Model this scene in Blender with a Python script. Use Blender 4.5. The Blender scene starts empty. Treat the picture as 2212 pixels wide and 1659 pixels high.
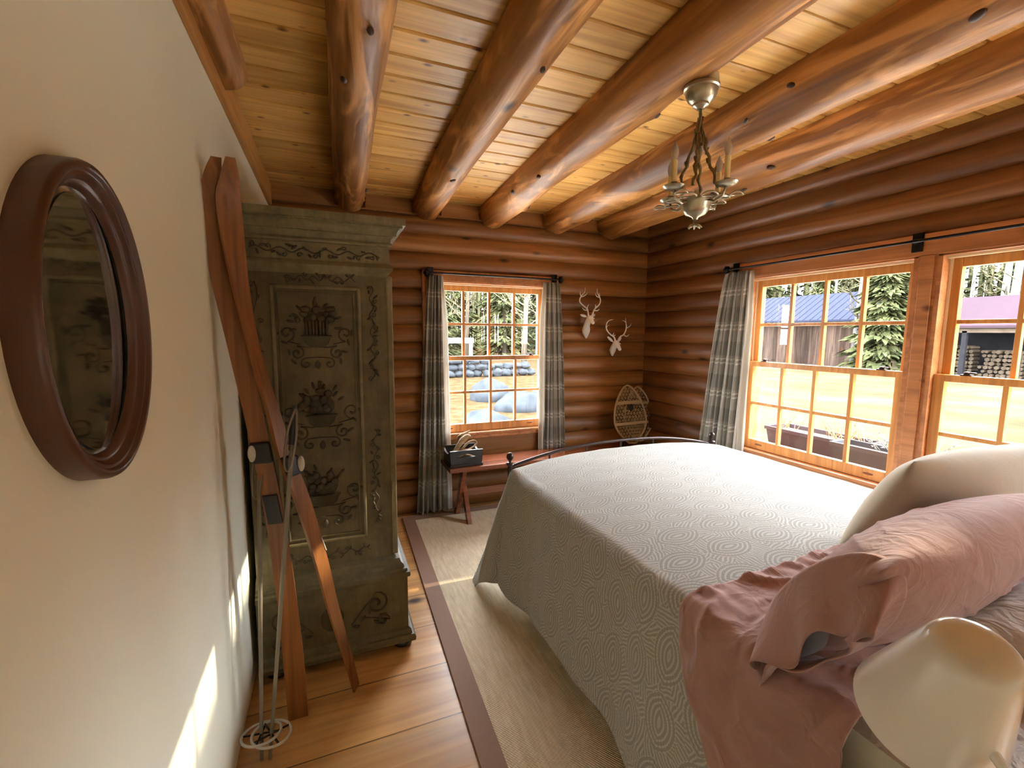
import bpy, math, random
from mathutils import Vector, Matrix
import numpy as np
random.seed(7)
S = bpy.context.scene
COL = S.collection
PI = math.pi

# ------------------------------------------------------------------ camera
# axes solved from the vanishing points; x right along the log wall with the small window,
# y towards that wall, z up, floor z=0, camera above the origin
CAM = Vector((0.0, 0.0, 1.5)); FPX = 971.53
R0 = Vector((0.92649664, -0.37624985, 0.00632592))
R1 = Vector((-0.03683995, -0.10742088, -0.99353086))
R2 = Vector((0.37449538, 0.92026996, -0.11338611))
cd = bpy.data.cameras.new('camera'); cam = bpy.data.objects.new('camera', cd); COL.objects.link(cam)
cd.sensor_width = 36.0; cd.lens = 36.0 * FPX / 2212.0; cd.clip_start = 0.02; cd.clip_end = 300
m = Matrix.Identity(4)
for i in range(3):
    m[i][0] = R0[i]; m[i][1] = -R1[i]; m[i][2] = -R2[i]; m[i][3] = CAM[i]
cam.matrix_world = m
S.camera = cam

# ------------------------------------------------------------------ light
EXPOSURE = 1.2
SUN_DIR = Vector((-3.245, 0.2, -1.25)).normalized()     # low winter sun through the long window
SUN_STRENGTH = 3.9
SKY_STRENGTH = 21.0
S.view_settings.view_transform = 'Standard'; S.view_settings.look = 'None'
S.view_settings.exposure = EXPOSURE; S.view_settings.gamma = 1.0; S.view_settings.use_curve_mapping = False
W = bpy.data.worlds.new('sky'); S.world = W; W.use_nodes = True
wn = W.node_tree.nodes; wl_ = W.node_tree.links
bg = wn['Background']; bg.inputs['Strength'].default_value = SKY_STRENGTH
tc = wn.new('ShaderNodeTexCoord'); sx = wn.new('ShaderNodeSeparateXYZ'); wr = wn.new('ShaderNodeValToRGB')
wl_.new(tc.outputs['Generated'], sx.inputs[0]); wl_.new(sx.outputs['Z'], wr.inputs[0]); wl_.new(wr.outputs[0], bg.inputs['Color'])
wr.color_ramp.elements[0].position = 0.0; wr.color_ramp.elements[0].color = (0.97, 0.98, 1.0, 1)
wr.color_ramp.elements[1].position = 0.7; wr.color_ramp.elements[1].color = (0.78, 0.87, 1.0, 1)
sd = bpy.data.lights.new('sun', 'SUN'); sd.energy = SUN_STRENGTH; sd.angle = math.radians(0.6); sd.color = (1.0, 0.88, 0.68)
sun = bpy.data.objects.new('sun', sd); COL.objects.link(sun); sun.location = (12, 0, 8)
sun.rotation_euler = SUN_DIR.to_track_quat('-Z', 'Y').to_euler()
def portal(name, loc, rot, sxy):
    d = bpy.data.lights.new(name, 'AREA'); d.shape = 'RECTANGLE'; d.size, d.size_y = sxy; d.cycles.is_portal = True
    o = bpy.data.objects.new(name, d); COL.objects.link(o); o.location = loc; o.rotation_euler = rot
portal('portal_long_window', (3.02, 1.39, 1.27), (PI/2, 0, PI/2), (2.2, 1.3))
portal('portal_rear_window', (3.02, -1.06, 1.27), (PI/2, 0, PI/2), (1.65, 1.3))  # portal of the added unseen window behind the camera
portal('portal_small_window', (1.29, 3.79, 1.27), (PI/2, 0, PI), (1.1, 1.3))
cy = S.cycles
cy.max_bounces = 6; cy.diffuse_bounces = 4; cy.glossy_bounces = 2; cy.transmission_bounces = 2; cy.transparent_max_bounces = 8
cy.use_adaptive_sampling = True; cy.adaptive_threshold = 0.07; cy.adaptive_min_samples = 32; cy.use_light_tree = False
cy.caustics_reflective = False; cy.caustics_refractive = False; cy.sample_clamp_indirect = 6.0
cy.use_denoising = True

# ------------------------------------------------------------------ mesh helpers
WLOC = {}
def link(o, parent=None):
    COL.objects.link(o)
    if parent is not None: o.parent = parent
    return o
def root(name, loc, label, cat, group=None, kind=None):
    o = bpy.data.objects.new(name, None); COL.objects.link(o); o.location = loc; o.empty_display_size = 0.1
    WLOC[o.name] = Vector(loc)
    if label: o['label'] = label
    if cat: o['category'] = cat
    if group: o['group'] = group
    if kind: o['kind'] = kind
    return o
def tag(o, label, cat, group=None, kind=None):
    if label: o['label'] = label
    if cat: o['category'] = cat
    if group: o['group'] = group
    if kind: o['kind'] = kind
    return o
def wloc(o):
    while o.parent is not None: o = o.parent
    return WLOC.get(o.name, Vector((0, 0, 0)))
def dup(r, loc, label=None, group=None):
    c = r.copy(); COL.objects.link(c); c.location = loc; WLOC[c.name] = Vector(loc)
    if label: c['label'] = label
    if group: c['group'] = group
    for ch in list(r.children):
        k = ch.copy(); COL.objects.link(k); k.parent = c
        for g in list(ch.children):
            q = g.copy(); COL.objects.link(q); q.parent = k
    return c

class MB:
    def __init__(s): s.v = []; s.f = []; s.uv = {}
    def add(s, vs, fs, uvs=None):
        n = len(s.v); s.v.extend([tuple(v) for v in vs])
        for f in fs: s.f.append(tuple(i + n for i in f))
        if uvs:
            for i, u in enumerate(uvs): s.uv[n + i] = u
        return s
    def box(s, lo, hi):
        x0, y0, z0 = lo; x1, y1, z1 = hi
        return s.add([(x0,y0,z0),(x1,y0,z0),(x1,y1,z0),(x0,y1,z0),(x0,y0,z1),(x1,y0,z1),(x1,y1,z1),(x0,y1,z1)],
              [(0,3,2,1),(4,5,6,7),(0,1,5,4),(1,2,6,5),(2,3,7,6),(3,0,4,7)])
    def obox(s, a, b, wv, tv, w, t):
        # bar from a to b, width w along wv and thickness t along tv
        a, b, wv, tv = Vector(a), Vector(b), Vector(wv).normalized()*w/2, Vector(tv).normalized()*t/2
        vs = [p + i*wv + j*tv for p in (a, b) for i, j in ((-1,-1),(1,-1),(1,1),(-1,1))]
        return s.add(vs, [(0,3,2,1),(4,5,6,7),(0,1,5,4),(1,2,6,5),(2,3,7,6),(3,0,4,7)])
    def tube(s, pts, rad, seg=10, caps=True, closed=False, flat=None):
        pts = [Vector(p) for p in pts]; n = len(pts)
        if not hasattr(rad, '__len__'): rad = [rad]*n
        T = []
        for i in range(n):
            if closed: d = pts[(i+1) % n] - pts[i-1]
            else: d = pts[min(i+1, n-1)] - pts[max(i-1, 0)]
            T.append(d.normalized() if d.length > 1e-9 else Vector((0,0,1)))
        up = Vector((0,0,1)) if abs(T[0].z) < 0.9 else Vector((1,0,0))
        N = (up - up.dot(T[0])*T[0]).normalized(); vs = []
        for i in range(n):
            N = (N - N.dot(T[i])*T[i]);
            N = N.normalized() if N.length > 1e-6 else T[i].orthogonal().normalized()
            B = T[i].cross(N)
            for k in range(seg):
                a = 2*PI*k/seg
                vs.append(pts[i] + rad[i]*(math.cos(a)*N + math.sin(a)*B))
        fs = []
        for i in range(n if closed else n-1):
            j = (i+1) % n
            for k in range(seg):
                l = (k+1) % seg
                fs.append((i*seg+k, i*seg+l, j*seg+l, j*seg+k))
        if caps and not closed:
            fs.append(tuple(range(seg-1, -1, -1))); fs.append(tuple((n-1)*seg + k for k in range(seg)))
        return s.add(vs, fs)
    def lathe(s, prof, c=(0,0,0), seg=28, mat=None, sy=1.0):
        # profile of (r, z) turned about z through c; mat rotates the local point first
        c = Vector(c); vs = []
        for r, z in prof:
            for k in range(seg):
                a = 2*PI*k/seg; p = Vector((r*math.cos(a), r*math.sin(a)*sy, z))
                if mat is not None: p = mat @ p
                vs.append(c + p)
        fs = []
        for i in range(len(prof)-1):
            for k in range(seg):
                l = (k+1) % seg; fs.append((i*seg+k, i*seg+l, (i+1)*seg+l, (i+1)*seg+k))
        if prof[0][0] > 1e-6: fs.append(tuple(range(seg-1, -1, -1)))
        if prof[-1][0] > 1e-6: fs.append(tuple((len(prof)-1)*seg + k for k in range(seg)))
        return s.add(vs, fs)
    def ball(s, c, r, seg=12, rings=8, mat=None):
        if not hasattr(r, '__len__'): r = (r, r, r)
        c = Vector(c); vs = []; fs = []
        for i in range(rings+1):
            t = PI*i/rings
            for k in range(seg):
                a = 2*PI*k/seg
                p = Vector((r[0]*math.sin(t)*math.cos(a), r[1]*math.sin(t)*math.sin(a), r[2]*math.cos(t)))
                if mat is not None: p = mat @ p
                vs.append(c + p)
        for i in range(rings):
            for k in range(seg):
                l = (k+1) % seg; fs.append((i*seg+k, (i+1)*seg+k, (i+1)*seg+l, i*seg+l))
        return s.add(vs, fs)
    def grid(s, fn, nu, nv, uvfn=None, wrap=False):
        vs = []; uv = []
        for j in range(nv+1):
            for i in range(nu+1):
                u, v = i/nu, j/nv
                vs.append(fn(u, v)); uv.append(uvfn(u, v) if uvfn else (u, v))
        fs = [(j*(nu+1)+i, j*(nu+1)+i+1, (j+1)*(nu+1)+i+1, (j+1)*(nu+1)+i) for j in range(nv) for i in range(nu)]
        return s.add(vs, fs, uv)
    def prism(s, poly, axis, a, b):
        # poly of 2d points extruded along axis (0,1,2) from a to b
        def P(p, t):
            q = [p[0], p[1]]; q.insert(axis, t); return tuple(q)
        n = len(poly)
        vs = [P(p, a) for p in poly] + [P(p, b) for p in poly]
        fs = [tuple(range(n))[::-1], tuple(range(n, 2*n))] + [(i, (i+1) % n, n+(i+1) % n, n+i) for i in range(n)]
        return s.add(vs, fs)
    def build(s, name, mat, parent=None, smooth=False, bevel=0, sub=0, solid=0, weld=False, angle=None):
        o_ = wloc(parent) if parent is not None else Vector((0,0,0))
        me = bpy.data.meshes.new(name)
        me.from_pydata([(x-o_.x, y-o_.y, z-o_.z) for x, y, z in s.v], [], s.f)
        if s.uv:
            ul = me.uv_layers.new(name='UVMap')
            li = np.zeros(len(me.loops), dtype=np.int32); me.loops.foreach_get('vertex_index', li)
            arr = np.array([s.uv.get(i, (0.0, 0.0)) for i in range(len(s.v))], dtype=np.float32)
            ul.data.foreach_set('uv', arr[li].ravel())
        if mat is not None: me.materials.append(mat)
        import bmesh
        bm = bmesh.new(); bm.from_mesh(me)
        if weld: bmesh.ops.remove_doubles(bm, verts=bm.verts, dist=1e-5)
        bmesh.ops.recalc_face_normals(bm, faces=bm.faces); bm.to_mesh(me); bm.free()
        if smooth: me.polygons.foreach_set('use_smooth', [True]*len(me.polygons))
        if smooth and angle: me.set_sharp_from_angle(angle=math.radians(angle))
        me.update()
        o = bpy.data.objects.new(name, me); link(o, parent)
        if bevel:
            b = o.modifiers.new('bevel', 'BEVEL'); b.width = bevel; b.segments = 2; b.limit_method = 'ANGLE'; b.angle_limit = math.radians(50)
        if solid:
            b = o.modifiers.new('solid', 'SOLIDIFY'); b.thickness = abs(solid); b.offset = -1 if solid < 0 else 0
        if sub:
            b = o.modifiers.new('sub', 'SUBSURF'); b.levels = sub; b.render_levels = sub
        return o
def struct(o): o['kind'] = 'structure'; return o

def smooth_path(ctrl, n):
    # Catmull-Rom through control tuples of any length
    P = [tuple(c) for c in ctrl]; P = [P[0]] + P + [P[-1]]; out = []
    k = len(P) - 3
    for i in range(n):
        t = i/(n-1)*k; j = min(int(t), k-1); t -= j
        a, b, c, d = P[j:j+4]
        out.append(tuple(0.5*((2*b[q]) + (-a[q]+c[q])*t + (2*a[q]-5*b[q]+4*c[q]-d[q])*t*t + (-a[q]+3*b[q]-3*c[q]+d[q])*t**3) for q in range(len(b))))
    return out
def vnoise(x, y, z=0.0):
    from mathutils import noise
    return noise.noise(Vector((x, y, z)))

# ------------------------------------------------------------------ materials
def lin(r, g=None, b=None):
    if g is None: r, g, b = r
    f = lambda c: (c/255/12.92 if c/255 <= 0.04045 else ((c/255+0.055)/1.055)**2.4)
    return (f(r), f(g), f(b), 1.0)
class NT:
    def __init__(s, name):
        s.m = bpy.data.materials.new(name); s.m.use_nodes = True; s.t = s.m.node_tree
        s.p = s.t.nodes['Principled BSDF']; s.out = s.t.nodes['Material Output']
    def n(s, typ, _props=None, **ins):
        nd = s.t.nodes.new('ShaderNode' + typ)
        for k, v in (_props or {}).items(): setattr(nd, k, v)
        for k, v in ins.items():
            key = int(k[1:]) if k[0] == 'i' and k[1:].isdigit() else k.replace('_', ' ')
            s.set(nd.inputs[key], v)
        return nd
    def set(s, sock, v):
        if isinstance(v, bpy.types.NodeSocket): s.t.links.new(v, sock)
        elif isinstance(v, bpy.types.Node): s.t.links.new(v.outputs[0], sock)
        else: sock.default_value = v
    def math(s, op, a, b=None, c=None, clamp=False):
        nd = s.t.nodes.new('ShaderNodeMath'); nd.operation = op; nd.use_clamp = clamp
        s.set(nd.inputs[0], a)
        if b is not None: s.set(nd.inputs[1], b)
        if c is not None: s.set(nd.inputs[2], c)
        return nd.outputs[0]
    def ramp(s, fac, stops, interp='LINEAR'):
        nd = s.t.nodes.new('ShaderNodeValToRGB'); s.set(nd.inputs[0], fac); cr = nd.color_ramp; cr.interpolation = interp
        while len(cr.elements) < len(stops): cr.elements.new(0.5)
        for e, (p, c) in zip(cr.elements, stops):
            e.position = p; e.color = c if hasattr(c, '__len__') else (c, c, c, 1)
        return nd.outputs[0]
    def mix(s, fac, a, b, mode='MIX'):
        nd = s.t.nodes.new('ShaderNodeMix'); nd.data_type = 'RGBA'; nd.blend_type = mode
        s.set(nd.inputs[0], fac); s.set(nd.inputs[6], a); s.set(nd.inputs[7], b); return nd.outputs[2]
    def coord(s, kind='Object'): return s.n('TexCoord').outputs[kind]
    def map(s, vec, scale=(1,1,1), loc=(0,0,0), rot=(0,0,0)):
        nd = s.n('Mapping'); s.set(nd.inputs[0], vec); nd.inputs[1].default_value = loc; nd.inputs[2].default_value = rot; nd.inputs[3].default_value = scale; return nd.outputs[0]
    def noise(s, vec, scale=5, detail=3, rough=0.5, dist=0.0):
        nd = s.n('TexNoise'); s.set(nd.inputs['Vector'], vec); nd.inputs['Scale'].default_value = scale; nd.inputs['Detail'].default_value = detail
        nd.inputs['Roughness'].default_value = rough; nd.inputs['Distortion'].default_value = dist; return nd.outputs[0]
    def bump(s, h, strength=0.3, dist=0.01, normal=None):
        nd = s.n('Bump'); s.set(nd.inputs['Height'], h); nd.inputs['Strength'].default_value = strength; nd.inputs['Distance'].default_value = dist
        if normal is not None: s.set(nd.inputs['Normal'], normal)
        s.set(s.p.inputs['Normal'], nd.outputs[0]); return nd.outputs[0]
    def fin(s, color=None, rough=None, metal=None, **kw):
        if color is not None: s.set(s.p.inputs['Base Color'], color)
        if rough is not None: s.set(s.p.inputs['Roughness'], rough)
        if metal is not None: s.set(s.p.inputs['Metallic'], metal)
        for k, v in kw.items(): s.set(s.p.inputs[k.replace('_', ' ')], v)
        return s.m

def plain(name, rgb, rough=0.5, metal=0.0, var=0.06, vs=20, bump=0.0, bs=200, **kw):
    M = NT(name); c = M.coord(); n = M.noise(c, vs, 4, 0.6)
    col = M.mix(n, tuple(x*(1-var*2) for x in lin(rgb)[:3]) + (1,), tuple(min(1, x*(1+var*2)) for x in lin(rgb)[:3]) + (1,))
    if bump: M.bump(M.noise(c, bs, 3), bump, 0.002)
    return M.fin(col, rough, metal, **kw)

def wood(name, dark, mid, light, along=1, rough=0.45, cell=None, knots=0.35, kscale=3.2, grain=1.0, spec=0.4, kcol=(38,20,10), bump=0.25, cellvar=0.28, streak=None, seam=0.0):
    M = NT(name); c = M.coord('Object')
    oi = M.n('ObjectInfo').outputs['Random']
    off = M.n('CombineXYZ', X=M.math('MULTIPLY', oi, 13.1), Y=M.math('MULTIPLY', oi, 7.7), Z=M.math('MULTIPLY', oi, 5.3))
    vec = M.n('VectorMath', {'operation': 'ADD'}); M.set(vec.inputs[0], c); M.set(vec.inputs[1], off.outputs[0]); vec = vec.outputs[0]
    tone = oi
    if cell:
        ax, pitch, o0 = cell
        sp = M.n('SeparateXYZ', i0=c)
        idx = M.math('FLOOR', M.math('DIVIDE', M.math('SUBTRACT', sp.outputs[ax], o0), pitch))
        wn_ = M.n('TexWhiteNoise', {'noise_dimensions': '1D'}); M.set(wn_.inputs['W'], idx)
        tone = wn_.outputs['Value']
        o2 = M.n('VectorMath', {'operation': 'SCALE'}); M.set(o2.inputs[0], wn_.outputs['Color']); o2.inputs['Scale'].default_value = 9.0
        v2 = M.n('VectorMath', {'operation': 'ADD'}); M.set(v2.inputs[0], vec); M.set(v2.inputs[1], o2.outputs[0]); vec = v2.outputs[0]
    sc = [8.0*grain]*3; sc[along] = 0.55*grain
    g1 = M.noise(M.map(vec, tuple(sc)), 1.6, 3, 0.55, 1.2)
    sf = [70.0*grain]*3; sf[along] = 1.6
    g2 = M.noise(M.map(vec, tuple(sf)), 1.0, 2, 0.6, 0.3)
    col = M.ramp(g1, [(0.25, lin(dark)), (0.5, lin(mid)), (0.78, lin(light))])
    col = M.mix(0.5, col, M.ramp(g2, [(0.3, 0.62), (0.7, 1.15)]), 'MULTIPLY')
    if streak:
        ss = [7.0]*3; ss[along] = 1.1
        st = M.noise(M.map(vec, tuple(ss), (3.1, 1.7, 9.2)), 1.0, 3, 0.6, 1.8)
        col = M.mix(M.ramp(st, [(0.52, 0.0), (0.66, 1.0)]), col, lin(streak))
    tv = M.ramp(tone, [(0.0, 1.0 - cellvar), (1.0, 1.0 + cellvar*0.6)])
    col = M.mix(1.0, col, tv, 'MULTIPLY')
    if cell and seam:
        fr_ = M.math('FRACT', M.math('DIVIDE', M.math('SUBTRACT', sp.outputs[ax], o0), pitch))
        e_ = M.math('MINIMUM', fr_, M.math('SUBTRACT', 1.0, fr_))
        col = M.mix(M.ramp(e_, [(seam*0.5, 0.85), (seam, 0.0)]), col, lin(kcol))
    if knots:
        sk = [kscale*1.9]*3; sk[along] = kscale
        vo = M.n('TexVoronoi', {'voronoi_dimensions': '3D'}); M.set(vo.inputs['Vector'], M.map(vec, tuple(sk))); vo.inputs['Scale'].default_value = 1.0; vo.inputs['Randomness'].default_value = 1.0
        gate = M.math('GREATER_THAN', M.n('SeparateColor', i0=vo.outputs['Color']).outputs[0], 1.0 - knots)
        kd = M.math('ADD', vo.outputs['Distance'], M.math('MULTIPLY', M.math('SUBTRACT', g2, 0.5), 0.05))
        kf = M.math('MULTIPLY', M.ramp(kd, [(0.05, 1.0), (0.11, 0.55), (0.17, 0.0)]), gate)
        col = M.mix(kf, col, lin(kcol))
    if bump >= 0.3: M.bump(M.math('ADD', g1, M.math('MULTIPLY', g2, 0.5)), bump, 0.004)
    r = M.ramp(g2, [(0.2, rough + 0.1), (0.8, rough - 0.06)])
    return M.fin(col, r, 0.0, Specular_IOR_Level=spec)

def leaves_mat(name, c1, c2, c3):
    M = NT(name); n = M.noise(M.coord(), 2.2, 4, 0.7)
    col = M.ramp(n, [(0.3, lin(c1)), (0.5, lin(c2)), (0.72, lin(c3))])
    return M.fin(col, 0.8, 0.0, Specular_IOR_Level=0.0)

MT = {}
MT['ceil'] = wood('honey_pine_ceiling', (176,124,56), (216,164,86), (232,186,112), 0, 0.42, (1, 0.145, -1.95), 0.75, 7.0, 0.8, 0.35, (92,48,18), 0.12, 0.22)
MT['beam'] = wood('peeled_log', (104,62,24), (156,102,46), (190,132,70), 1, 0.46, None, 0.42, 2.6, 0.8, 0.3, (58,34,20), 0.5, 0.18, streak=(214,152,86))
MT['log_back'] = wood('log_siding_back', (106,64,30), (142,92,46), (164,112,62), 0, 0.4, (2, 0.142, 0.0), 0.4, 3.0, 0.7, 0.4, (46,20,10), 0.2, 0.34)
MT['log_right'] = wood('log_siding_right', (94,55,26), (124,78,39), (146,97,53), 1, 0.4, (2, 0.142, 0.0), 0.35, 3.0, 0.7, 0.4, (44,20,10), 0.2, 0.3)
MT['sash'] = wood('orange_pine_sash', (176,112,52), (206,140,72), (220,158,90), 2, 0.35, None, 0.12, 4.0, 1.0, 0.45, (120,60,24), 0.08, 0.1)
MT['casing'] = wood('red_pine_casing', (152,92,50), (184,118,68), (200,136,84), 1, 0.35, None, 0.2, 4.0, 1.0, 0.45, (96,44,18), 0.08, 0.1)
MT['trim'] = wood('ceiling_trim_pine', (150,96,42), (178,120,56), (196,140,72), 1, 0.45, None, 0.2, 4.0, 1.0, 0.35, (96,48,18), 0.1, 0.05)
MT['floor'] = wood('wide_pine_floor', (168,115,64), (204,153,94), (222,178,120), 0, 0.3, (1, 0.29, 0.13), 0.5, 2.4, 0.55, 0.5, (60,32,16), 0.1, 0.22, seam=0.012)
MT['bench'] = wood('red_brown_bench', (92,46,28), (122,66,40), (144,84,52), 0, 0.17, None, 0.25, 4.0, 1.0, 0.5, (48,20,10), 0.1, 0.1)
MT['ski'] = wood('amber_ski_wood', (106,62,26), (140,86,40), (164,106,54), 2, 0.36, None, 0.0, 4.0, 1.2, 0.45, bump=0.05, cellvar=0.08)
MT['mirror_frame'] = None
MT['tote'] = wood('dark_stained_tote', (24,16,15), (36,26,24), (46,34,31), 0, 0.35, None, 0.0, 4.0, 1.2, 0.5, bump=0.1, cellvar=0.05)
MT['stick'] = wood('pale_driftwood', (118,92,62), (158,128,92), (190,164,126), 0, 0.7, None, 0.0, 4.0, 2.0, 0.2, bump=0.4, cellvar=0.1)
MT['barnwood'] = wood('barn_boards', (38,29,25), (56,45,39), (76,62,52), 2, 0.8, (1, 0.3, 0.0), 0.2, 1.2, 0.5, 0.0, (60,36,22), 0.2, 0.5)
MT['nightstand'] = wood('brown_nightstand', (80,44,22), (104,60,32), (124,76,44), 0, 0.35, None, 0.1, 4.0, 1.0, 0.4)

def plaster():
    M = NT('cream_plaster'); c = M.coord(); n = M.noise(c, 1.3, 3, 0.5)
    col = M.ramp(n, [(0.3, lin(241,243,224)), (0.7, lin(246,247,230))])
    M.bump(M.noise(c, 160, 3, 0.6), 0.06, 0.003); return M.fin(col, 0.7, Specular_IOR_Level=0.25)
MT['plaster'] = plaster()

def armoire_mat(name, a, b, c_):
    M = NT(name); c = M.coord(); n = M.noise(c, 6, 6, 0.7, 0.6); f = M.noise(M.map(c, (60, 60, 8)), 1, 4, 0.6)
    col = M.ramp(n, [(0.28, lin(a)), (0.5, lin(b)), (0.75, lin(c_))])
    col = M.mix(0.45, col, M.ramp(f, [(0.3, 0.6), (0.7, 1.2)]), 'MULTIPLY')
    M.bump(M.math('ADD', n, M.math('MULTIPLY', f, 0.4)), 0.3, 0.004)
    return M.fin(col, 0.5, Specular_IOR_Level=0.4)
MT['olive'] = armoire_mat('aged_olive_paint', (78,68,44), (102,90,61), (120,107,75))
MT['olive_dark'] = armoire_mat('worn_ornament_paint', (52,42,27), (70,59,38), (94,81,54))
MT['olive_light'] = armoire_mat('rubbed_moulding_paint', (94,84,58), (120,108,76), (142,129,96))

def rug_mat():
    M = NT('woven_sisal'); c = M.coord(); s = M.n('SeparateXYZ', i0=c)
    f = 2*PI/0.014
    wx = M.math('SINE', M.math('MULTIPLY', s.outputs[0], f)); wy = M.math('SINE', M.math('MULTIPLY', M.math('ADD', s.outputs[1], M.math('MULTIPLY', s.outputs[0], 0.5)), f))
    w = M.math('MULTIPLY', wx, wy)
    n = M.noise(M.map(c, (30, 4, 1)), 2, 3, 0.6)
    col = M.ramp(n, [(0.3, lin(202,181,150)), (0.7, lin(226,208,180))])
    col = M.mix(0.35, col, M.ramp(M.math('MULTIPLY_ADD', w, 0.5, 0.5), [(0.0, 0.62), (1.0, 1.12)]), 'MULTIPLY')
    M.bump(w, 0.5, 0.003); return M.fin(col, 0.85, Specular_IOR_Level=0.15)
MT['rug'] = rug_mat()
MT['binding'] = plain('brown_cotton_binding', (140,108,88), 0.8, 0, 0.05, 60, 0.3, 600)

def spread_mat(flip=False):
    M = NT('matelasse_medallions'); uv = M.coord('UV'); sp = M.n('SeparateXYZ', i0=uv)
    jn = M.noise(uv, 26, 2, 0.5)
    W_, H_ = 0.205, 0.138
    v = M.math('DIVIDE', sp.outputs[1], H_)
    row = M.math('FLOOR', v)
    odd = M.math('MODULO', M.math('ABSOLUTE', row), 2.0)
    u = M.math('ADD', M.math('DIVIDE', sp.outputs[0], W_), M.math('MULTIPLY', odd, 0.5))
    fu = M.math('SUBTRACT', M.math('FRACT', u), 0.5); fv = M.math('SUBTRACT', M.math('FRACT', v), 0.5)
    x = M.math('ABSOLUTE', M.math('MULTIPLY', fu, W_)); y = M.math('ABSOLUTE', M.math('MULTIPLY', fv, H_))
    # pointed oval distance: circles whose centres are shifted away from the axis
    k = 0.038
    d = M.math('SUBTRACT', M.math('SQRT', M.math('ADD', M.math('POWER', M.math('MULTIPLY', x, 1.0), 2.0), M.math('POWER', M.math('ADD', y, k), 2.0))), k)
    dj = M.math('ADD', d, M.math('MULTIPLY', M.math('SUBTRACT', jn, 0.5), 0.008))
    rings = M.math('SINE', M.math('MULTIPLY', dj, 2*PI/0.0148))
    ang = M.math('ARCTAN2', M.math('MULTIPLY', fv, H_), M.math('MULTIPLY', fu, W_))
    teeth = M.math('MULTIPLY', M.math('SINE', M.math('MULTIPLY', ang, 34.0)), 0.45)
    med = M.math('ADD', rings, teeth)
    # hatching between medallions, direction changes from patch to patch
    vo = M.n('TexVoronoi'); M.set(vo.inputs['Vector'], uv); vo.inputs['Scale'].default_value = 16.0
    ca = M.math('MULTIPLY', M.n('SeparateColor', i0=vo.outputs['Color']).outputs[0], PI)
    hp = M.math('ADD', M.math('MULTIPLY', sp.outputs[0], M.math('COSINE', ca)), M.math('MULTIPLY', sp.outputs[1], M.math('SINE', ca)))
    hatch = M.math('SINE', M.math('ADD', M.math('MULTIPLY', hp, 2*PI/0.0125), M.math('MULTIPLY', jn, 9.0)))
    inside = M.math('LESS_THAN', dj, 0.0625)
    pat = M.math('ADD', M.math('MULTIPLY', med, inside), M.math('MULTIPLY', M.math('MULTIPLY_ADD', hatch, 0.34, 0.34), M.math('SUBTRACT', 1.0, inside)))
    f = M.ramp(pat, [(0.22, 0.0), (0.58, 1.0)])
    fine = M.noise(uv, 300, 2, 0.5)
    ca_, cb_ = (lin(152,149,141), lin(183,182,175)) if not flip else (lin(212,212,210), lin(136,140,148))
    col = M.mix(f, ca_, cb_)
    col = M.mix(0.25, col, M.ramp(fine, [(0.3, 0.75), (0.7, 1.1)]), 'MULTIPLY')
    M.bump(fine, 0.3, 0.002)
    return M.fin(col, 0.85, Specular_IOR_Level=0.15, Sheen_Weight=0.15)
MT['spread'] = spread_mat()
MT['spread_under'] = spread_mat(True)

def linen(name, rgb, var=0.07, crease=0.5, scale=7):
    M = NT(name); c = M.coord(); n = M.noise(c, 9, 4, 0.6); w = M.noise(M.map(c, (160, 160, 900)), 1, 2, 0.5); w2 = M.noise(M.map(c, (900, 900, 160)), 1, 2, 0.5)
    base = lin(rgb)
    col = M.mix(n, tuple(x*(1-var) for x in base[:3]) + (1,), tuple(min(1, x*(1+var)) for x in base[:3]) + (1,))
    cr = M.noise(c, scale, 3, 0.5, 1.6)
    rid = M.math('ABSOLUTE', M.math('SUBTRACT', cr, 0.5))
    h = M.math('ADD', M.math('MULTIPLY', rid, -4.0*crease), M.math('MULTIPLY', M.math('ADD', w, w2), 0.06))
    M.bump(h, 0.55, 0.012)
    return M.fin(col, 0.85, Specular_IOR_Level=0.12, Sheen_Weight=0.25)
MT['pink'] = linen('dusty_pink_linen', (166,128,120), 0.08, 0.6, 6)
MT['beige'] = linen('warm_beige_cotton', (184,172,152), 0.04, 0.18, 3)
MT['grey_linen'] = linen('cool_grey_cotton', (150,144,140), 0.05, 0.2, 6)
MT['white_linen'] = linen('rumpled_white_linen', (186,178,169), 0.05, 1.0, 9)
MT['mattress'] = linen('mattress_ticking', (206,200,180), 0.04, 0.1, 6)

def plaid(name, base, light, dark, p=0.17):
    M = NT(name); uv = M.coord('UV'); s = M.n('SeparateXYZ', i0=uv)
    def band(sock, per, w0, w1):
        f = M.math('FRACT', M.math('DIVIDE', sock, per)); return M.math('MULTIPLY', M.math('GREATER_THAN', f, w0), M.math('LESS_THAN', f, w1))
    col = M.mix(M.noise(uv, 40, 3, 0.6), lin(base), tuple(x*1.18 for x in lin(base)[:3]) + (1,))
    col = M.mix(M.math('MULTIPLY', band(s.outputs[1], p*1.5, 0.0, 0.42), 0.55), col, lin(dark))
    col = M.mix(M.math('MULTIPLY', band(s.outputs[0], p, 0.0, 0.45), 0.5), col, lin(dark))
    for a, b in ((0.5, 0.55), (0.62, 0.67)):
        col = M.mix(M.math('MULTIPLY', band(s.outputs[1], p*1.5, a, b), 0.6), col, lin(light))
    for a, b in ((0.56, 0.62), (0.70, 0.76)):
        col = M.mix(M.math('MULTIPLY', band(s.outputs[0], p, a, b), 0.6), col, lin(light))
    M.bump(M.noise(uv, 400, 2, 0.5), 0.2, 0.002)
    return M.fin(col, 0.85, Specular_IOR_Level=0.12, Sheen_Weight=0.2)
MT['plaid'] = plaid('grey_plaid_curtain', (148,145,136), (204,200,192), (106,103,96))
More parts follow.
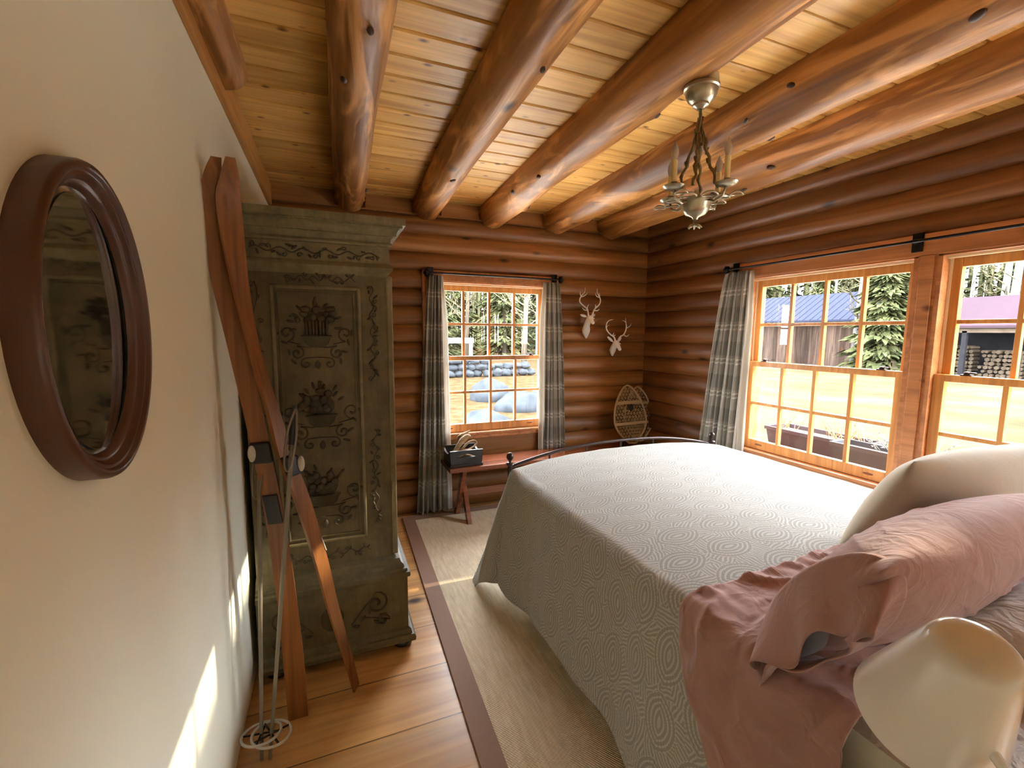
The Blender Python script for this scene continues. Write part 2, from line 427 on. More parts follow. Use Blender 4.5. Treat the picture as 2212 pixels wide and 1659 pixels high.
def lining():
    M = NT('white_curtain_lining'); c = M.coord(); col = M.mix(M.noise(c, 12, 3), lin(214,210,202), lin(230,227,220))
    tr = M.n('BsdfTranslucent'); M.set(tr.inputs['Color'], lin(225,220,210)); M.fin(col, 0.8)
    mx = M.n('MixShader'); M.set(mx.inputs[0], 0.3); M.t.links.new(M.p.outputs[0], mx.inputs[1]); M.t.links.new(tr.outputs[0], mx.inputs[2]); M.t.links.new(mx.outputs[0], M.out.inputs[0]); return M.m
MT['lining'] = lining()
MT['mirror_frame'] = plain('dark_walnut_frame', (88,56,40), 0.3, 0, 0.09, 26)
MT['iron'] = plain('black_iron', (34,32,34), 0.42, 0.6, 0.1, 30, 0.15, 120)
MT['bed_iron'] = plain('dark_bronze_iron', (58,46,44), 0.28, 0.5, 0.08, 20)
MT['bronze'] = plain('bronze_latch', (60,42,34), 0.35, 0.7)
MT['pewter'] = plain('aged_pewter', (176,166,142), 0.3, 0.85, 0.12, 25, 0.1, 90)
MT['pewter_dark'] = plain('tarnished_brass', (126,108,74), 0.4, 0.7, 0.15, 40, 0.2, 120)
MT['candle'] = plain('ivory_candle_sleeve', (228,206,150), 0.5, 0, 0.04, 15)
def bulb():
    M = NT('frosted_bulb'); M.noise(M.coord(), 4)
    return M.fin(lin(214,204,196), 0.18, 0.0, Transmission_Weight=0.45, Coat_Weight=0.5, Alpha=0.85)
MT['bulb'] = bulb()
def mirror():
    M = NT('silvered_glass'); n = M.noise(M.coord(), 3, 3)
    col = M.mix(n, lin(206,206,200), lin(220,220,214)); return M.fin(col, 0.05, 1.0)
MT['mirror'] = mirror()
MT['mirror_edge'] = plain('bevelled_glass_edge', (176,178,176), 0.12, 0.9)
def glass():
    M = NT('window_glass'); M.noise(M.coord(), 2)
    tr = M.n('BsdfTransparent'); gl = M.n('BsdfGlossy'); gl.inputs['Roughness'].default_value = 0.02
    fr = M.n('Fresnel'); fr.inputs['IOR'].default_value = 1.45
    mx = M.n('MixShader'); bf = M.n('NewGeometry').outputs['Backfacing']; M.set(mx.inputs[0], M.math('MULTIPLY', fr.outputs[0], M.math('SUBTRACT', 1.0, bf))); M.t.links.new(tr.outputs[0], mx.inputs[1]); M.t.links.new(gl.outputs[0], mx.inputs[2])
    M.set(tr.inputs['Color'], (0.97, 0.98, 0.97, 1)); M.t.links.new(mx.outputs[0], M.out.inputs[0]); return M.m
MT['glass'] = glass()
MT['white_resin'] = plain('white_cast_resin', (240,236,230), 0.45, 0, 0.03, 30, 0.1, 60)
MT['rawhide'] = plain('rawhide_webbing', (176,152,116), 0.6, 0, 0.1, 40)
MT['ash'] = plain('bent_ash_frame', (184,158,122), 0.45, 0, 0.08, 12)
MT['black_leather'] = plain('black_leather', (30,26,24), 0.45, 0, 0.1, 60, 0.2, 200)
MT['white_leather'] = plain('white_toe_iron', (190,184,172), 0.5, 0.1, 0.08, 50)
MT['pole'] = plain('weathered_pole', (120,110,92), 0.45, 0.1, 0.12, 12)
MT['pole_dark'] = plain('dark_pole', (52,44,36), 0.4, 0.2, 0.1, 12)
MT['lamp_white'] = plain('glossy_white_enamel', (222,216,207), 0.2, 0, 0.01, 5, Coat_Weight=0.3, Coat_Roughness=0.04)
MT['bun'] = plain('black_bun_foot', (40,34,32), 0.2, 0, 0.08, 20)



# ------------------------------------------------------------------ room shell
XL, XR, YB, YF, ZC = -0.35, 2.90, 3.65, -1.90, 2.52
PITCH = 0.142
def log_face(mb, mp, s0, s1, z0, z1, peak=0.036, groove=0.012):
    # rounded log courses between z0 and z1; mp(s, d, z) maps to the world, d<0 is into the room
    zs = []
    k0 = int(math.floor(z0/PITCH + 1e-6)); k1 = int(math.ceil(z1/PITCH - 1e-6))
    for k in range(k0, k1):
        for t in (0.0, 0.03, 0.09, 0.2, 0.38, 0.58, 0.76, 0.9, 0.97):
            z = (k + t)*PITCH
            if z0 - 1e-6 <= z <= z1 + 1e-6:
                tt = t**0.8; zs.append((z, groove - peak*(1 - abs(2*tt - 1)**2.4)))
    if zs[-1][0] < z1 - 1e-4: zs.append((z1, groove))
    if zs[0][0] > z0 + 1e-4: zs.insert(0, (z0, groove))
    n = len(zs); vs = []
    for z, d in zs: vs += [mp(s0, d, z), mp(s1, d, z)]
    mb.add(vs, [(2*i, 2*i+1, 2*i+3, 2*i+2) for i in range(n-1)])
mapB = lambda s, d, z: (s, YB + d, z)
mapR = lambda s, d, z: (XR + d, s, z)
def mbox(mb, mp, s0, s1, d0, d1, z0, z1):
    a, b = mp(s0, d0, z0), mp(s1, d1, z1)
    return mb.box(tuple(min(p, q) for p, q in zip(a, b)), tuple(max(p, q) for p, q in zip(a, b)))

BW = (0.76, 1.817); RW = (0.31, 2.47); WZ0, WZ1 = 0.63, 1.92
mb = MB()
for s0, s1, z0, z1 in ((XL, BW[0], 0, 2.414), (BW[1], XR+0.02, 0, 2.414), (BW[0], BW[1], 0, WZ0), (BW[0], BW[1], WZ1, 2.414)):
    log_face(mb, mapB, s0, s1, z0, z1); mbox(mb, mapB, s0, s1, 0.02, 0.16, z0, z1)
mbox(mb, mapB, XL, XR, 0.02, 0.16, 2.414, 2.6)
mbox(mb, mapB, XL, XR, -0.03, 0.02, 2.405, 2.414)
struct(mb.build('wall_back', MT['log_back'], smooth=True, angle=40))
mb = MB()
QW = (-1.86, -0.26)
for s0, s1, z0, z1 in ((YF, QW[0], 0, 2.556), (QW[1], RW[0], 0, 2.556), (QW[0], QW[1], 0, WZ0), (QW[0], QW[1], WZ1, 2.556), (RW[1], YB+0.02, 0, 2.556), (RW[0], RW[1], 0, WZ0), (RW[0], RW[1], WZ1, 2.556)):
    log_face(mb, mapR, s0, s1, z0, z1); mbox(mb, mapR, s0, s1, 0.02, 0.16, z0, z1)
struct(mb.build('wall_right', MT['log_right'], smooth=True, angle=40))
struct(MB().box((XL-0.14, YF-0.1, -0.02), (XL, YB+0.16, 2.6)).build('wall_left', MT['plaster']))
struct(MB().box((XL, YF-0.12, -0.02), (XR+0.16, YF, 2.6)).build('wall_front', MT['plaster']))
struct(MB().box((XL-0.14, YF-0.12, -0.12), (XR+0.16, YB+0.16, 0.0)).build('floor', MT['floor']))

mb = MB(); pw = 0.145; y = YF - 0.05; n = 0; vs = []
while y < YB + 0.02:
    for t, z in ((0.0, ZC+0.018), (0.028, ZC+0.004), (0.07, ZC), (0.93, ZC), (0.972, ZC+0.004)):
        vs += [(XL-0.02, y+t*pw, z), (XR+0.03, y+t*pw, z)]
    y += pw
mb.add(vs, [(2*i, 2*i+1, 2*i+3, 2*i+2) for i in range(len(vs)//2 - 1)])
mb.box((XL-0.14, YF-0.12, ZC+0.02), (XR+0.16, YB+0.16, ZC+0.12))
struct(mb.build('ceiling', MT['ceil']))

struct(MB().box((XL, YF, 2.365), (XL+0.022, YB-0.03, 2.505)).build('trim_1', MT['trim'], bevel=0.003))

# hand peeled ceiling logs along y
def ceiling_log(x, r, zb, seed, y1=YB+0.01, y0=YF, x2=None, zlim=None):
    mb = MB(); rnd = random.Random(seed); seg = 40; ny = 150; x2 = x if x2 is None else x2
    knots = [(rnd.uniform(y0+0.3, y1-0.2), rnd.uniform(-PI*0.9, -PI*0.1), rnd.uniform(0.018, 0.032)) for _ in range(9)]
    vs = []
    for j in range(ny+1):
        v = j/ny; y = y0 + (y1-y0)*v
        cx = x + (x2-x)*(1-v) + 0.010*vnoise(y*0.9, seed*3.7); cz = zb + r + 0.008*vnoise(y*0.8, seed*5.1+9)
        for k in range(seg):
            a = 2*PI*k/seg
            rr = r*(1 + 0.05*vnoise(y*0.7, math.cos(a)*1.2+seed, math.sin(a)*1.2) + 0.035*vnoise(y*2.2, math.cos(a)*2.6, math.sin(a)*2.6+seed))
            # flattish knife facets left by the drawknife
            rr += 0.004*vnoise(y*3.0+seed, a*2.2)
            for ky, ka, ks in knots:
                dy = (y-ky); da = math.atan2(math.sin(a-ka), math.cos(a-ka))*r
                q = dy*dy*0.35 + da*da
                rr += 0.014*math.exp(-q/(ks*ks))
                if dy < 0: rr -= 0.006*math.exp(-(da*da)/(ks*ks*0.8))*math.exp(dy*4)*(1 if dy > -0.9 else 0)
            vs.append((cx + rr*math.cos(a), y, cz + rr*math.sin(a)))
    fs = [(j*seg+k, j*seg+(k+1) % seg, (j+1)*seg+(k+1) % seg, (j+1)*seg+k) for j in range(ny) for k in range(seg)]
    fs += [tuple(range(seg)), tuple(ny*seg + k for k in range(seg))]
    o = struct(mb.add(vs, fs).build('ceiling_beam', MT['beam'], smooth=True, angle=70))
    kb = MB()
    for ky, ka, ks in knots:
        v = (ky-y0)/(y1-y0); cx = x + (x2-x)*(1-v) + 0.010*vnoise(ky*0.9, seed*3.7); cz = zb + r
        rm = Matrix.Rotation(-ka, 3, 'Y')
        kb.ball((cx + (r+0.0035)*math.cos(ka), ky, cz + (r+0.0035)*math.sin(ka)), (0.011, ks*0.85, ks*0.5), 12, 8, Matrix.Rotation(-ka, 3, 'Y') @ Matrix.Rotation(0.5*math.sin(ky*9), 3, 'X'))
    kb.build('knot', MT['knot'], o, smooth=True)
    return o
MT['knot'] = plain('dark_log_knot', (62,38,24), 0.6, 0, 0.25, 60, 0.4, 150)
for i, (x, r, zb, sl) in enumerate(((0.18, 0.100, 2.372, 0.027), (0.745, 0.108, 2.372, 0.038), (1.30, 0.118, 2.362, 0.05), (1.895, 0.132, 2.362, 0.038), (2.46, 0.148, 2.365, 0.048))):
    ceiling_log(x, r, zb, i+2, x2=x - sl*(YB-YF))
ceiling_log(-0.335, 0.085, 2.405, 11, y1=2.1)
# infill blocks between the logs, set back on the top course
edges = [-0.35, 0.18, 0.745, 1.30, 1.895, 2.46, 2.92]; rad = [-0.0, 0.098, 0.106, 0.116, 0.13, 0.146, 0.0]
for i in range(6):
    a = edges[i] + rad[i] + 0.012; b = edges[i+1] - rad[i+1] - 0.006
    struct(MB().box((a, YB-0.018, 2.414), (b, YB+0.03, 2.522)).build('wall_infill_block', MT['log_back'], bevel=0.003))

# ------------------------------------------------------------------ windows
def sash(par, mp, s0, s1, z0, z1, d0, d1, stile, top, bot, nm, gl):
    mb = MB(); dm = (d0+d1)/2
    mbox(mb, mp, s0, s0+stile, d0, d1, z0, z1); mbox(mb, mp, s1-stile, s1, d0, d1, z0, z1)
    mbox(mb, mp, s0+stile, s1-stile, d0, d1, z1-top, z1); mbox(mb, mp, s0+stile, s1-stile, d0, d1, z0, z0+bot)
    a, b, c, d = s0+stile, s1-stile, z0+bot, z1-top
    f = mb.build(nm, MT['sash'], par, bevel=0.003)
    mt = MB(); w = 0.0105
    for i in range(1, 4):
        s = a + (b-a)*i/4; mbox(mt, mp, s-w, s+w, d0+0.004, d1-0.004, c, d)
    mz = (c+d)/2; mbox(mt, mp, a, b, d0+0.0045, d1-0.0045, mz-w, mz+w)
    mt.build('muntins', MT['sash'], f, bevel=0.002)
    g = MB(); mbox(g, mp, a-0.004, b+0.004, dm-0.002, dm+0.002, c-0.004, d+0.004); g.build('pane', MT['glass'], f)
    return f
def dh_unit(par, mp, s0, s1):
    j = MB(); t = 0.022
    mbox(j, mp, s0, s0+t, -0.03, 0.14, WZ0+0.02, WZ1); mbox(j, mp, s1-t, s1, -0.03, 0.14, WZ0+0.02, WZ1)
    mbox(j, mp, s0, s1, -0.03, 0.14, WZ1-t, WZ1); mbox(j, mp, s0, s1, 0.036, 0.17, WZ0, WZ0+0.026)
    j.build('jamb', MT['casing'], par, bevel=0.002)
    st = MB()
    for a, b in ((s0+t, s0+t+0.012), (s1-t-0.012, s1-t)): mbox(st, mp, a, b, 0.034, 0.040, 1.27, WZ1-t)
    mbox(st, mp, s0+t, s1-t, 0.0, 0.034, WZ1-t-0.012, WZ1-t)
    st.build('sash_stop', MT['stop'], par)
    sash(par, mp, s0+t+0.004, s1-t-0.004, 1.262, WZ1-t-0.002, 0.042, 0.078, 0.044, 0.055, 0.034, 'upper_sash', 0)
    lo = sash(par, mp, s0+t, s1-t, WZ0+0.028, 1.302, 0.0, 0.036, 0.046, 0.036, 0.066, 'lower_sash', 0)
    for q in (0.14, 0.86):
        s = s0 + (s1-s0)*q; lk = MB()
        mbox(lk, mp, s-0.022, s+0.022, 0.004, 0.03, 1.302, 1.308)
        p = Vector(mp(s, 0.016, 1.313)); lk.ball(p, (0.014, 0.014, 0.010), 10, 6)
        lk.tube([p, Vector(mp(s-0.02, 0.006, 1.318)), Vector(mp(s-0.045, -0.004, 1.316))], [0.005, 0.004, 0.005], 8)
        lk.build('sash_lock', MT['bronze'], par, smooth=True, angle=40)
    for q in (0.15, 0.85):
        s = s0 + (s1-s0)*q; lf = MB()
        lf.ball(Vector(mp(s, 0.0, WZ0+0.062)), (0.03, 0.003, 0.007) if mp is mapB else (0.003, 0.03, 0.007), 14, 6); lf.build('sash_lift', MT['lift'], lo, smooth=True)
MT['stop'] = plain('pale_window_stop', (226,206,170), 0.45, 0, 0.04, 20)
MT['lift'] = plain('routed_finger_lift', (124,66,26), 0.5, 0, 0.05, 20)
def casing(par, mp, s0, s1, head, leg, apron):
    c = MB(); f0, f1 = -0.036, 0.02
    mbox(c, mp, s0-leg, s1+leg, f0, f1, WZ1-0.012, WZ1+head); mbox(c, mp, s0-leg, s0+0.012, f0, f1, WZ0, WZ1-0.012); mbox(c, mp, s1-0.012, s1+leg, f0, f1, WZ0, WZ1-0.012)
    c.build('casing', MT['casing'], par, bevel=0.004)
    st = MB(); mbox(st, mp, s0-leg-0.01, s1+leg+0.01, -0.055, 0.03, WZ0+0.002, WZ0+0.026); st.build('stool', MT['casing'], par, bevel=0.006)
    ap = MB(); mbox(ap, mp, s0-leg, s1+leg, -0.04, 0.02, WZ0-0.03, WZ0+0.0015); ap.build('apron', MT['casing'], par, bevel=0.004)
    if apron:
        ap = MB(); mbox(ap, mp, s0-leg, s1+leg, -0.024, 0.0, WZ0-0.14, WZ0-0.03); ap.build('sill_board', MT['log_back'], par, bevel=0.003)
w1 = root('window_1', (XR, 1.39, WZ0), None, None, None, 'structure')
dh_unit(w1, mapR, 1.43, 2.47); dh_unit(w1, mapR, 0.31, 1.35); casing(w1, mapR, 0.31, 2.47, 0.10, 0.08, False)
p = MB(); mbox(p, mapR, 1.345, 1.435, -0.03, 0.15, WZ0+0.02, WZ1); mbox(p, mapR, 1.36, 1.42, -0.042, -0.03, WZ0+0.026, WZ1-0.012); p.build('mullion', MT['casing'], w1, bevel=0.004)
w3 = root('window_3', (XR, -1.06, WZ0), None, None, None, 'structure')  # added window behind the camera, brightens the left wall with sky light
dh_unit(w3, mapR, -1.86, -1.08); dh_unit(w3, mapR, -1.04, -0.26); casing(w3, mapR, -1.86, -0.26, 0.10, 0.08, False)
w2 = root('window_2', (1.29, YB, WZ0), None, None, None, 'structure')
dh_unit(w2, mapB, BW[0], BW[1]); casing(w2, mapB, BW[0], BW[1], 0.07, 0.06, True)

# ------------------------------------------------------------------ rug
def rug():
    p = [(0.50, 3.56), (2.62, 3.56), (2.62, 0.35), (0.405, 0.35)]   # outer corners, far-left first
    ins = 0.088
    q = [(0.50+ins*1.0, 3.56-ins), (2.62-ins, 3.56-ins), (2.62-ins, 0.35+ins), (0.405+ins*1.0, 0.35+ins)]
    r = root('area_rug', (1.5, 2.0, 0), 'beige woven sisal rug with brown binding under the bed', 'rug')
    z = 0.010
    mb = MB(); mb.add([(x, y, 0.001) for x, y in q] + [(x, y, z) for x, y in q], [(4,5,6,7)] + [(i, (i+1) % 4, 4+(i+1) % 4, 4+i) for i in range(4)]); mb.build('pile', MT['rug'], r)
    mb = MB(); z2 = 0.012
    mb.add([(x, y, 0.001) for x, y in p] + [(x, y, z2) for x, y in p] + [(x, y, z2) for x, y in q],
           [(4+i, 4+(i+1) % 4, 8+(i+1) % 4, 8+i) for i in range(4)] + [(i, (i+1) % 4, 4+(i+1) % 4, 4+i) for i in range(4)])
    mb.build('binding', MT['binding'], r)
rug()

# ------------------------------------------------------------------ bed
BX0, BX1, BY0, BY1, BZ = 0.93, 2.47, 0.20, 2.325, 0.735
BSX, BSY = BX0+0.03, BY1-0.045
bed = root('bed', (1.7, 1.3, 0.0), 'black iron bed with arched footboard beside the long window', 'bed')
mb = MB(); mb.box((BX0+0.035, BY0, 0.50), (BX1-0.03, BY1-0.04, 0.705)); mb.build('mattress', MT['mattress'], bed, bevel=0.05)
mb = MB().grid(lambda i, j: Vector((BX0+0.028 + (BX1-BX0-0.05)*i, BY0 + 0.55*j, 0.735 - 0.03*max(0, 1-i*14)**2 + 0.006*abs(vnoise(i*9, j*5, 2)))), 60, 30); mb.build('fitted_sheet', MT['white_linen'], bed, smooth=True)
mb = MB().grid(lambda i, j: Vector((BX0+0.028 - 0.012*math.sin(j*PI/2), BY0 + 0.55*i, 0.705 - 0.36*j)), 20, 10); mb.build('sheet_drop', MT['mattress'], bed, smooth=True)
mb = MB(); mb.box((BX0+0.045, BY0, 0.30), (BX1-0.04, BY1-0.05, 0.50)); mb.build('box_spring', MT['mattress'], bed, bevel=0.02)
FY = 2.345; PX0, PX1 = 0.945, 2.475
mb = MB(); mb.box((PX0, BY0, 0.27), (PX0+0.035, FY, 0.30)); mb.box((PX1-0.035, BY0, 0.27), (PX1, FY, 0.30)); mb.box((PX0, BY0, 0.275), (PX1, BY0+0.035, 0.30)); mb.build('side_rail', MT['bed_iron'], bed)
for x in (PX0, PX1):
    for y, nm in ((BY0+0.02, 'leg'),):
        MB().tube([(x, y, 0.012), (x, y, 0.30)], 0.014, 12).build(nm, MT['bed_iron'], bed, smooth=True, angle=40)
for x in (PX0, PX1):
    p = MB().lathe([(0.013, 0.012), (0.013, 0.735), (0.020, 0.740), (0.024, 0.748), (0.020, 0.755), (0.008, 0.758), (0.008, 0.772)], (x, FY, 0), 18).build('footboard_post', MT['bed_iron'], bed, smooth=True, angle=50)
    MB().ball((x, FY, 0.790), (0.021, 0.021, 0.024), 18, 12).build('ball_finial', MT['bed_iron'], p, smooth=True)
def arch(x): t = (x-(PX0+PX1)/2)/((PX1-PX0)/2); return 0.728 + 0.094*(1-abs(t)**2.3)
pts = [(PX0 + (PX1-PX0)*i/32, FY, arch(PX0 + (PX1-PX0)*i/32)) for i in range(33)]
MB().tube(pts, 0.0095, 10).build('footboard_arch', MT['bed_iron'], bed, smooth=True, angle=50)
MB().tube([(PX0, FY, 0.34), (PX1, FY, 0.34)], 0.009, 10).build('lower_rail', MT['bed_iron'], bed, smooth=True, angle=50)
for i in range(1, 6):
    x = PX0 + (PX1-PX0)*i/6; MB().tube([(x, FY, 0.34), (x, FY, arch(x))], 0.0055, 8).build('spindle', MT['bed_iron'], bed, smooth=True, angle=50)

def crown(u, v):
    t = max(0.0, min(1.0, u/(BX1+0.02-BSX))); e = max(0.0, 1-abs(2*t-1)**2.6)
    return e*(0.034 + 0.026*min(1.0, max(0.0, v-0.6)/1.2))
# cloth draped over the bed: u across from the left edge, v along from the head, in metres on the cloth
def drape(u, v, top, x0, y1, r, flare, cflare, off, foldamp=0.012, seed=0.0):
    a = -u if u < 0 else 0.0
    y = BY0 + v; b = max(0.0, y - y1)
    d = math.hypot(a, b)
    if d < 1e-6:
        z = top + crown(u, v) + 0.006*vnoise(u*2.4+seed, v*2.4) + 0.0022*vnoise(u*9+seed, v*9)
        return Vector((x0+u, y, z + off))
    th = math.atan2(b, a) if a > 0 else PI/2
    n = Vector((-math.cos(th), math.sin(th), 0)); base = Vector((x0 + max(u, 0.0), min(y, y1), top + crown(u, v)))
    s2 = max(0.0, math.sin(2*th)) if (a > 0 and b > 0) else 0.0
    fl = flare + cflare*(s2**0.55)
    arc = r*PI/2
    if d < arc:
        ph = d/r; out = r*math.sin(ph); dz = -r*(1-math.cos(ph))
    else:
        e = d-arc; out = r + fl*e; dz = -r - e*math.sqrt(max(0.2, 1-fl*fl))
        s = v if th < PI/4 else u
        out += foldamp*min(1.0, e/0.25)*(math.sin(s*9.5+seed+0.6) + 0.5*math.sin(s*17+seed*2))
    p = base + n*(out + off) + Vector((0, 0, dz + off))
    p += 0.003*Vector((vnoise(u*8, v*8, seed), 0, vnoise(u*8+5, v*8, seed)))
    return p
def bedspread():
    o = MB(); nu, nv = 150, 150; DL, DF = 0.68, 0.58
    V0 = 0.30; Lv = (BSY-BY0) + DF; Wu = BX1+0.02-BSX
    # left hem is irregular and lifts towards the middle of the side
    def hem(v): return DL - 0.05*math.exp(-((v-1.35)/0.35)**2) + 0.012*math.sin(v*11) + 0.02*math.exp(-((v-2.1)/0.2)**2)
    def fn(i, j):
        v = V0 + (Lv-V0)*j; h = hem(min(v, BSY-BY0))
        u = -h + (Wu+h+0.34)*i
        if u > Wu:   # right side, tucked down by the window
            w = u-Wu; p = drape(Wu, v, BZ, BSX, BSY, 0.05, 0.10, 0, 0.0)
            dz = w if w > 0.05 else w*0.5
            return Vector((BX1+0.02+min(w, 0.03), min(p.y, BSY+0.05), p.z - dz))
        return drape(u, v, BZ, BSX, BSY, 0.045, 0.10, 0.22, 0.0)
    def uv(i, j):
        v = V0 + (Lv-V0)*j; h = hem(min(v, BSY-BY0)); return (-h + (Wu+h+0.34)*i, v)
    ob = o.grid(fn, nu, nv, uv).build('bedspread', MT['spread'], None, smooth=True, solid=-0.004)
    ob.data.materials.append(MT['spread_under']); ob.modifiers['solid'].material_offset = 1; ob.modifiers['solid'].material_offset_rim = 0
    tag(ob, 'white and grey medallion patterned bedspread draped over the iron bed', 'bedspread')
bedspread()
def pink_sheet():
    o = MB(); nu, nv = 130, 90
    Wu = BX1-0.02-BSX
    def edge(i): return 0.735 - 0.012*math.sin(i*21) - 0.02*i
    def fn(i, j):
        u = -0.36 + (Wu+0.36)*i
        vmax = edge(i) if u > 0 else (edge(0.2) - 0.03*min(1, -u/0.2) - 0.95*max(0.0, -u-0.18))
        v = 0.285 + (vmax-0.285)*j
        p = drape(u, v, BZ, BSX, BSY, 0.05, 0.10, 0, 0.014, 0.016, 2.3)
        # creases of slept-in linen
        cr = abs(vnoise(u*5+vnoise(u*3, v*3)*1.5, v*6, 4.0)); c2 = abs(vnoise(u*13, v*11+vnoise(u*9, v*9), 8.0))
        k = 0.016*max(0, 0.22-cr)/0.22 + 0.006*max(0, 0.2-c2)/0.2
        if u > 0: p.z += k
        else: p.x -= k*min(1, -u/0.05); p.z += k*max(0, 1+u/0.05)
        return p
    ob = o.grid(fn, nu, nv).build('bed_sheet', MT['pink'], None, smooth=True, solid=-0.003)
    tag(ob, 'dusty pink linen sheet folded down across the head of the bed', 'sheet')
pink_sheet()

def pillow_mesh(mb, L, Wd, T, M4, seed, crease=0.01, nu=80, nv=60, pu=5.0, corner=0.05):
    # two shells meeting in a seam; u along L, v along Wd
    def top(sgn):
        def fn(u, v):
            a, b = 2*u-1, 2*v-1
            h = T/2*max(0.0, (1-abs(a)**2.5))**0.62*max(0.0, (1-abs(b)**2.2))**0.6
            pinch = 1 - corner*(1-abs(a)**2)*0.9 if abs(b) > 0.5 else 1
            x = a*L/2*(1-corner*(1-b*b)*0.5); y = b*Wd/2*(1-corner*(1-a*a)*0.8)
            q = vnoise(x*6+seed, y*9, seed); q2 = vnoise(x*4+vnoise(x*5, y*5, seed)*0.8, y*10+x*6, seed+3)
            k = max(0, 0.18-abs(q2))/0.18
            sidew = ((1-abs(a)**3)*(1-abs(b)**2))**1.2
            h2 = h + sidew*(0.008*q + crease*k*k)
            return M4 @ Vector((x, y, sgn*h2))
        return fn
    mb.grid(top(1), nu, nv); mb.grid(top(-1), nu, nv); return mb
def xf(loc, rx=0, ry=0, rz=0):
    return Matrix.Translation(loc) @ Matrix.Rotation(rz, 4, 'Z') @ Matrix.Rotation(ry, 4, 'Y') @ Matrix.Rotation(rx, 4, 'X')
rd = math.radians
# beige pillow leaning by the window
r = root('pillow', (2.0, 0.9, 0.75), 'plump beige pillow propped nearest the window, in front of the pink one', 'pillow')
pillow_mesh(MB(), 0.92, 0.46, 0.25, xf((2.06, 0.83, 0.925), rx=rd(118), rz=rd(-4)), 3.1, 0.003).build('pillowcase', MT['beige'], r, smooth=True, weld=True)
# pink pillow with an open flanged case
r = root('pillow', (1.45, 0.62, 0.75), 'pink linen pillow with a ruffled open end behind the lamp', 'pillow')
PM = xf((1.46, 0.645, 0.880), rx=rd(126), rz=rd(4))
pc = pillow_mesh(MB(), 1.02, 0.44, 0.25, PM, 7.7, 0.006, 110, 80).build('pillowcase', MT['pink'], r, smooth=True, weld=True)
def flange(u, v):
    # the case's open hem, a wavy tube flaring past the pillow end
    a = 2*PI*u; t = v
    hy, hz = 0.205*(1-0.10*t), 0.085*(1-0.84*t)
    w = t*(0.016*math.sin(a*5+1) + 0.010*math.sin(a*8))
    x = -0.44 - 0.13*t - 0.025*t*math.cos(a*3)
    y = (hy+w)*math.cos(a); z = (hz+w)*math.sin(a)
    p = PM @ Vector((x, y, z)); p.z -= 0.05*t**1.4*(1+0.6*math.cos(a)); p.y -= 0.03*t; p.z = max(p.z, 0.758 + 0.008*math.sin(a*7)) if p.x > 0.90 else p.z
    return p
MB().grid(flange, 90, 16).build('pillowcase_flange', MT['pink'], pc, smooth=True, weld=True, solid=0.003)
pillow_mesh(MB(), 0.22, 0.20, 0.07, PM @ Matrix.Translation((-0.425, -0.09, 0.02)), 1.0, 0.0, 30, 30).build('inner_pillow', MT['grey_linen'], r, smooth=True, weld=True)
# rumpled white pillow lying flat behind them
r = root('pillow', (1.95, 0.38, 0.75), 'rumpled white linen pillow lying flat at the bed head behind the lamp', 'pillow')
pillow_mesh(MB(), 0.85, 0.42, 0.15, xf((1.78, 0.36, 0.80), rx=rd(4), rz=rd(4)), 5.5, 0.016).build('pillowcase', MT['white_linen'], r, smooth=True, weld=True)

# ------------------------------------------------------------------ bedside lamp and stand
nsd = root('nightstand', (0.69, 0.06, 0), 'brown wooden nightstand under the white lamp', 'nightstand')
MB().box((0.50, -0.20, 0.60), (0.88, 0.33, 0.625)).build('top', MT['nightstand'], nsd, bevel=0.004)
MB().box((0.52, -0.18, 0.34), (0.86, 0.31, 0.60)).build('body', MT['nightstand'], nsd, bevel=0.003)
MB().box((0.55, 0.31, 0.38), (0.83, 0.325, 0.57)).build('drawer', MT['nightstand'], nsd, bevel=0.003)
for x in (0.53, 0.82):
    for y in (-0.17, 0.28): MB().box((x, y, 0.0), (x+0.03, y+0.03, 0.34)).build('leg', MT['nightstand'], nsd)
lamp = root('table_lamp', (0.72, 0.10, 0.625), 'glossy white enamel reading lamp with tilted cone shade by the bed', 'lamp')
MB().lathe([(0.0, 0.0), (0.075, 0.0), (0.078, 0.006), (0.07, 0.014), (0.012, 0.022), (0.0, 0.022)], (0.72, 0.10, 0.625), 32).build('base', MT['lamp_white'], lamp, smooth=True, angle=40)
LA = Vector((0.28, 0.35, -0.895)).normalized(); LC = Vector((0.782, 0.276, 1.093))
rot = LA.to_track_quat('Z', 'Y').to_matrix()
MB().tube(smooth_path([(0.72, 0.10, 0.645), (0.73, 0.11, 0.78), (0.78, 0.20, 0.90), tuple(LC + LA*0.10), tuple(LC + LA*0.01)], 20), 0.007, 10).build('stem', MT['lamp_white'], lamp, smooth=True)
MB().lathe([(0.0, 0.0), (0.028, 0.0005), (0.040, 0.004), (0.048, 0.012), (0.053, 0.026), (0.0915, 0.195), (0.092, 0.201), (0.089, 0.200), (0.050, 0.030), (0.04, 0.012), (0.0, 0.008)], LC, 48, rot).build('shade', MT['lamp_white'], lamp, smooth=True, angle=60)

